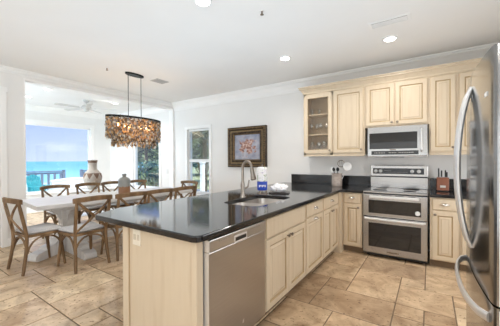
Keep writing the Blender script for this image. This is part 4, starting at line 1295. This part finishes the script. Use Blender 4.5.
M_sea = ramp_by_x('sea_water', [(0, (.60, .78, .80)), (.05, (.85, .90, .90)), (.09, (.34, .58, .64)), (.14, (.74, .82, .84)), (.2, (.24, .50, .60)), (.5, (.16, .40, .55)), (1, (.12, .34, .50))], -60, -500, .6, .03, .12, .2)
M_sand = noisy('beach_sand', [(.78, .75, .68), (.90, .88, .82)], .4, .9)
struct(MB().box(-28000, -62, -20000, 28000, -6.2, -6.0).obj('sea', M_sea))
struct(MB().box(-75, -14.5, -60, 200, -6.6, -5.9).obj('beach', M_sand))
struct(MB().box(-14.6, XS - .17, -8, 10, -.25, -.12).obj('deck_floor', noisy('deck_boards', [(.50, .48, .45), (.62, .60, .57)], 3, .8, stretch=(.3, 8, 1))))
struct(MB().prism([(6, 4.9), (6, 170), (-64, 170), (-64, 46), (-14.4, 9.6), (-14.4, 8), (-8.8, 4.9)], -.6, -.25).obj('garden_ground', noisy('grass_lawn', [(.20, .24, .12), (.34, .37, .22)], 5, .9)))

M_rail = mat('grey_blue_rail_paint', (.17, .215, .29), .6)
XRl = -12.9


def railing(label, y0, y1, n):
    t = thing('deck_railing', label, 'railing', (XRl, y0, -.12))
    L_ = y1 - y0
    MB().box(-.05, .05, 0, L_, 1.02, 1.07, .004).obj('top_rail', M_rail, t)
    MB().box(-.02, .02, 0, L_, .94, 1.0, .004).obj('upper_rail', M_rail, t)
    MB().box(-.02, .02, 0, L_, .10, .16, .004).obj('bottom_rail', M_rail, t)
    for yy in (0, L_): MB().box(-.05, .05, yy - .05, yy + .05, 0, 1.10, .004).obj('post', M_rail, t)
    first_b = None
    for i in range(n):
        yy = L_ * (i + .5) / n
        if first_b is None: first_b = MB().box(-.022, .022, -.038, .038, .16, .94).obj('baluster', M_rail, t); o = first_b
        else: o = first_b.copy(); C.objects.link(o); o.parent = t
        o.location = (0, yy, 0)
    return t


railing('grey-blue slatted deck railing before the sea on the left', -.4, 5.05, 25)
railing('short grey-blue deck railing right of the gap behind the vase', 5.75, 10.2, 20)

# teal deck chair (adirondack)
M_teal = noisy('teal_paint', [(.04, .33, .38), (.06, .42, .46)], 6, .5)
ac = thing('deck_chair', 'turquoise slatted deck chair outside the ocean window', 'deck chair', (-11.6, 3.90, -.12), R(-60))
for i in range(6):
    x = -.25 + i * .10; h = .98 - abs(i - 2.5) * .04
    MB().box(x - .042, x + .042, -.01, .012, .28, h + .05, .004, M=Matrix.Translation((0, -.20, 0)) @ Matrix.Rotation(R(-14) * -1, 4, 'X')).obj('back_slat', M_teal, ac)
for i in range(5): MB().box(-.28, .28, -.17 + i * .10, -.08 + i * .10, .34 + i * .012, .36 + i * .012, .003).obj('seat_slat', M_teal, ac)
for s in (-1, 1):
    MB().box(s * .34 - .055, s * .34 + .055, -.30, .38, .56, .585, .005).obj('arm', M_teal, ac)
    MB().box(s * .31 - .02, s * .31 + .02, .27, .36, 0, .56, .003).obj('leg', M_teal, ac)
    MB().box(s * .31 - .02, s * .31 + .02, -.30, -.22, 0, .56, .003).obj('leg', M_teal, ac)
# white wicker sofa
M_wick = noisy('white_wicker', [(.60, .62, .62), (.80, .81, .81)], 60, .7, bump=.6)
so_ = thing('outdoor_sofa', 'white wicker outdoor sofa on the deck seen through the ocean window', 'sofa', (-11.3, 5.0, -.22), R(-78))
MB().box(-.85, .85, -.35, .40, .12, .42, .03).obj('seat', M_wick, so_)
pts = [(-.88 + 1.76 * i / 14, -.36, .82 + .05 * math.sin(PI * i / 14)) for i in range(15)]
MB().tube(pts, .055, 10).obj('back_rim', M_wick, so_, True)
MB().box(-.85, .85, -.40, -.32, .40, .84, .02).obj('backrest', M_wick, so_)
for s in (-1, 1): MB().box(s * .88 - .07, s * .88 + .07, -.38, .40, .12, .66, .03).obj('arm', M_wick, so_)
for s in (-1, 1):
    for y in (-.3, .34): MB().box(s * .8 - .03, s * .8 + .03, y - .03, y + .03, 0, .12).obj('leg', M_wick, so_)
MB().box(-.78, .78, -.28, .38, .425, .53, .04).obj('seat_cushion', mat('white_canvas', (.8, .8, .8), .8), so_)

# palms and shrubs outside the two side windows
M_frond = [noisy('frond_dark', [(.018, .035, .014), (.055, .09, .035)], 8, .5), noisy('frond_light', [(.10, .15, .06), (.26, .32, .16)], 8, .5), noisy('frond_dry', [(.30, .25, .14), (.46, .40, .26)], 8, .6)]


def palm(label, x, y, z0, h, nf, fl_, seed):
    t = thing('palm_tree', label, 'palm tree', (x, y, z0)); q = random.Random(seed)
    MB().tube([(0, 0, 0), (.05, .02, h * .5), (0, .05, h)], [.13, .11, .09], 12).obj('trunk', noisy('palm_bark', [(.12, .085, .05), (.26, .20, .13)], 12, .9, stretch=(1, 1, 6)), t, True)
    for k_ in range(nf):
        mb = MB(); a = q.random() * 2 * PI; el = R(q.uniform(-35, 70)); L_ = fl_ * q.uniform(.8, 1.1); mi = q.choice([0, 0, 1, 1, 2])
        d = Vector((math.cos(a), math.sin(a), 0)); side = Vector((-math.sin(a), math.cos(a), 0))
        P = []
        for i in range(15):
            s = i / 14; P.append(Vector((0, .05, h)) + d * (L_ * s * math.cos(el)) + Vector((0, 0, L_ * s * math.sin(el) - .55 * L_ * s * s)))
        mb.tube(P, [.016 * (1 - .8 * i / 14) for i in range(15)], 5, mi=0)
        for i in range(2, 15):
            for sgn in (-1, 1):
                for sub in (0, .5):
                    p = P[i - 1].lerp(P[i], sub); l_ = .30 * L_ * math.sin(PI * min(.97, (i + .5) / 15.5)) + .08
                    tip = p + side * sgn * l_ * .8 + d * l_ * .45 + Vector((0, 0, -l_ * .38 + q.uniform(-.05, .05)))
                    w_ = d * .024; m_ = p.lerp(tip, .5) + Vector((0, 0, .02))
                    mb.add([p - w_, p + w_, m_ + w_ * 1.1, m_ - w_ * 1.1, tip], [(0, 1, 2, 3), (3, 2, 4)])
        mb.obj('frond', M_frond[mi], t, fix=False)
    return t


palm('broad green palm filling the left of the sunroom side window', -10.6, 7.2, -.3, 1.0, 18, 1.7, 3)
palm('tall palm with hanging fronds behind the sunroom side window', -15.2, 10.6, -.3, 2.4, 16, 2.0, 8)
palm('dark palm with hanging fronds outside the tall window beside the painting', -8.0, 8.4, -.3, 2.6, 18, 1.9, 12)


def shrub(label, x, y, z0, w, h, seed, nleaf=900, mats=None):
    q = random.Random(seed); mb = MB()
    for i in range(nleaf):
        th = q.random() * 2 * PI; ph = math.acos(q.uniform(-.2, 1)); rr = q.random() ** .35
        p = Vector((w * rr * math.sin(ph) * math.cos(th), w * rr * math.sin(ph) * math.sin(th), h * .35 + h * .65 * rr * math.cos(ph)))
        r_ = (.045 + .05 * q.random()) * max(1, w / 1.6); e1 = Vector((q.gauss(0, 1), q.gauss(0, 1), q.gauss(0, 1))).normalized(); e2 = e1.orthogonal().normalized()
        mb.add([p - e1 * r_, p + e2 * r_ * .45, p + e1 * r_, p - e2 * r_ * .45], [(0, 1, 2, 3)], q.choice([0, 0, 1]))
    t = thing('garden_shrub', label, 'shrub', (x, y, z0))
    mb.obj('foliage', mats or [M_frond[0], M_frond[1]], t, fix=False)
    mb = MB()
    for i in range(7):
        a = i * .9; mb.tube([(0, 0, 0), (.3 * w * math.cos(a), .3 * w * math.sin(a), h * .45), (.6 * w * math.cos(a), .6 * w * math.sin(a), h * .75)], [.03, .02, .008], 6)
    mb.obj('branches', MATS['palm_bark'], t)
    return t


shrub('leafy green bush low in the sunroom side window', -9.0, 5.9, -.25, .6, 1.25, 21)
shrub('blue-green bush at the right of the sunroom side window', -12.2, 9.0, -.25, 1.1, 1.7, 22, 1200, [noisy('leaf_blue', [(.04, .08, .05), (.14, .20, .13)], 6, .5), M_frond[1]])
shrub('large dark tree crown behind the blind of the tall window', -12.6, 13.2, -.3, 2.6, 6.0, 23, 5200)
shrub('wide dark hedge beyond the lawn outside the tall window', -21.0, 21.5, -.3, 3.6, 3.4, 24, 5000)
shrub('tall light green bush behind the palms of the sunroom side window', -20.5, 14.5, -.3, 3.6, 5.2, 25, 5000, [M_frond[1], M_frond[0]])
# white garden fence post seen through the lower sash
fp = thing('fence_post', 'white square post on the lawn outside the tall window', 'post', (-6.35, 6.6, -.25))
MB().box(-.06, .06, -.06, .06, 0, 1.5, .004).obj('post', M_white, fp)
MB().box(-.08, .08, -.08, .08, 1.5, 1.54, .006).obj('post_cap', M_white, fp)
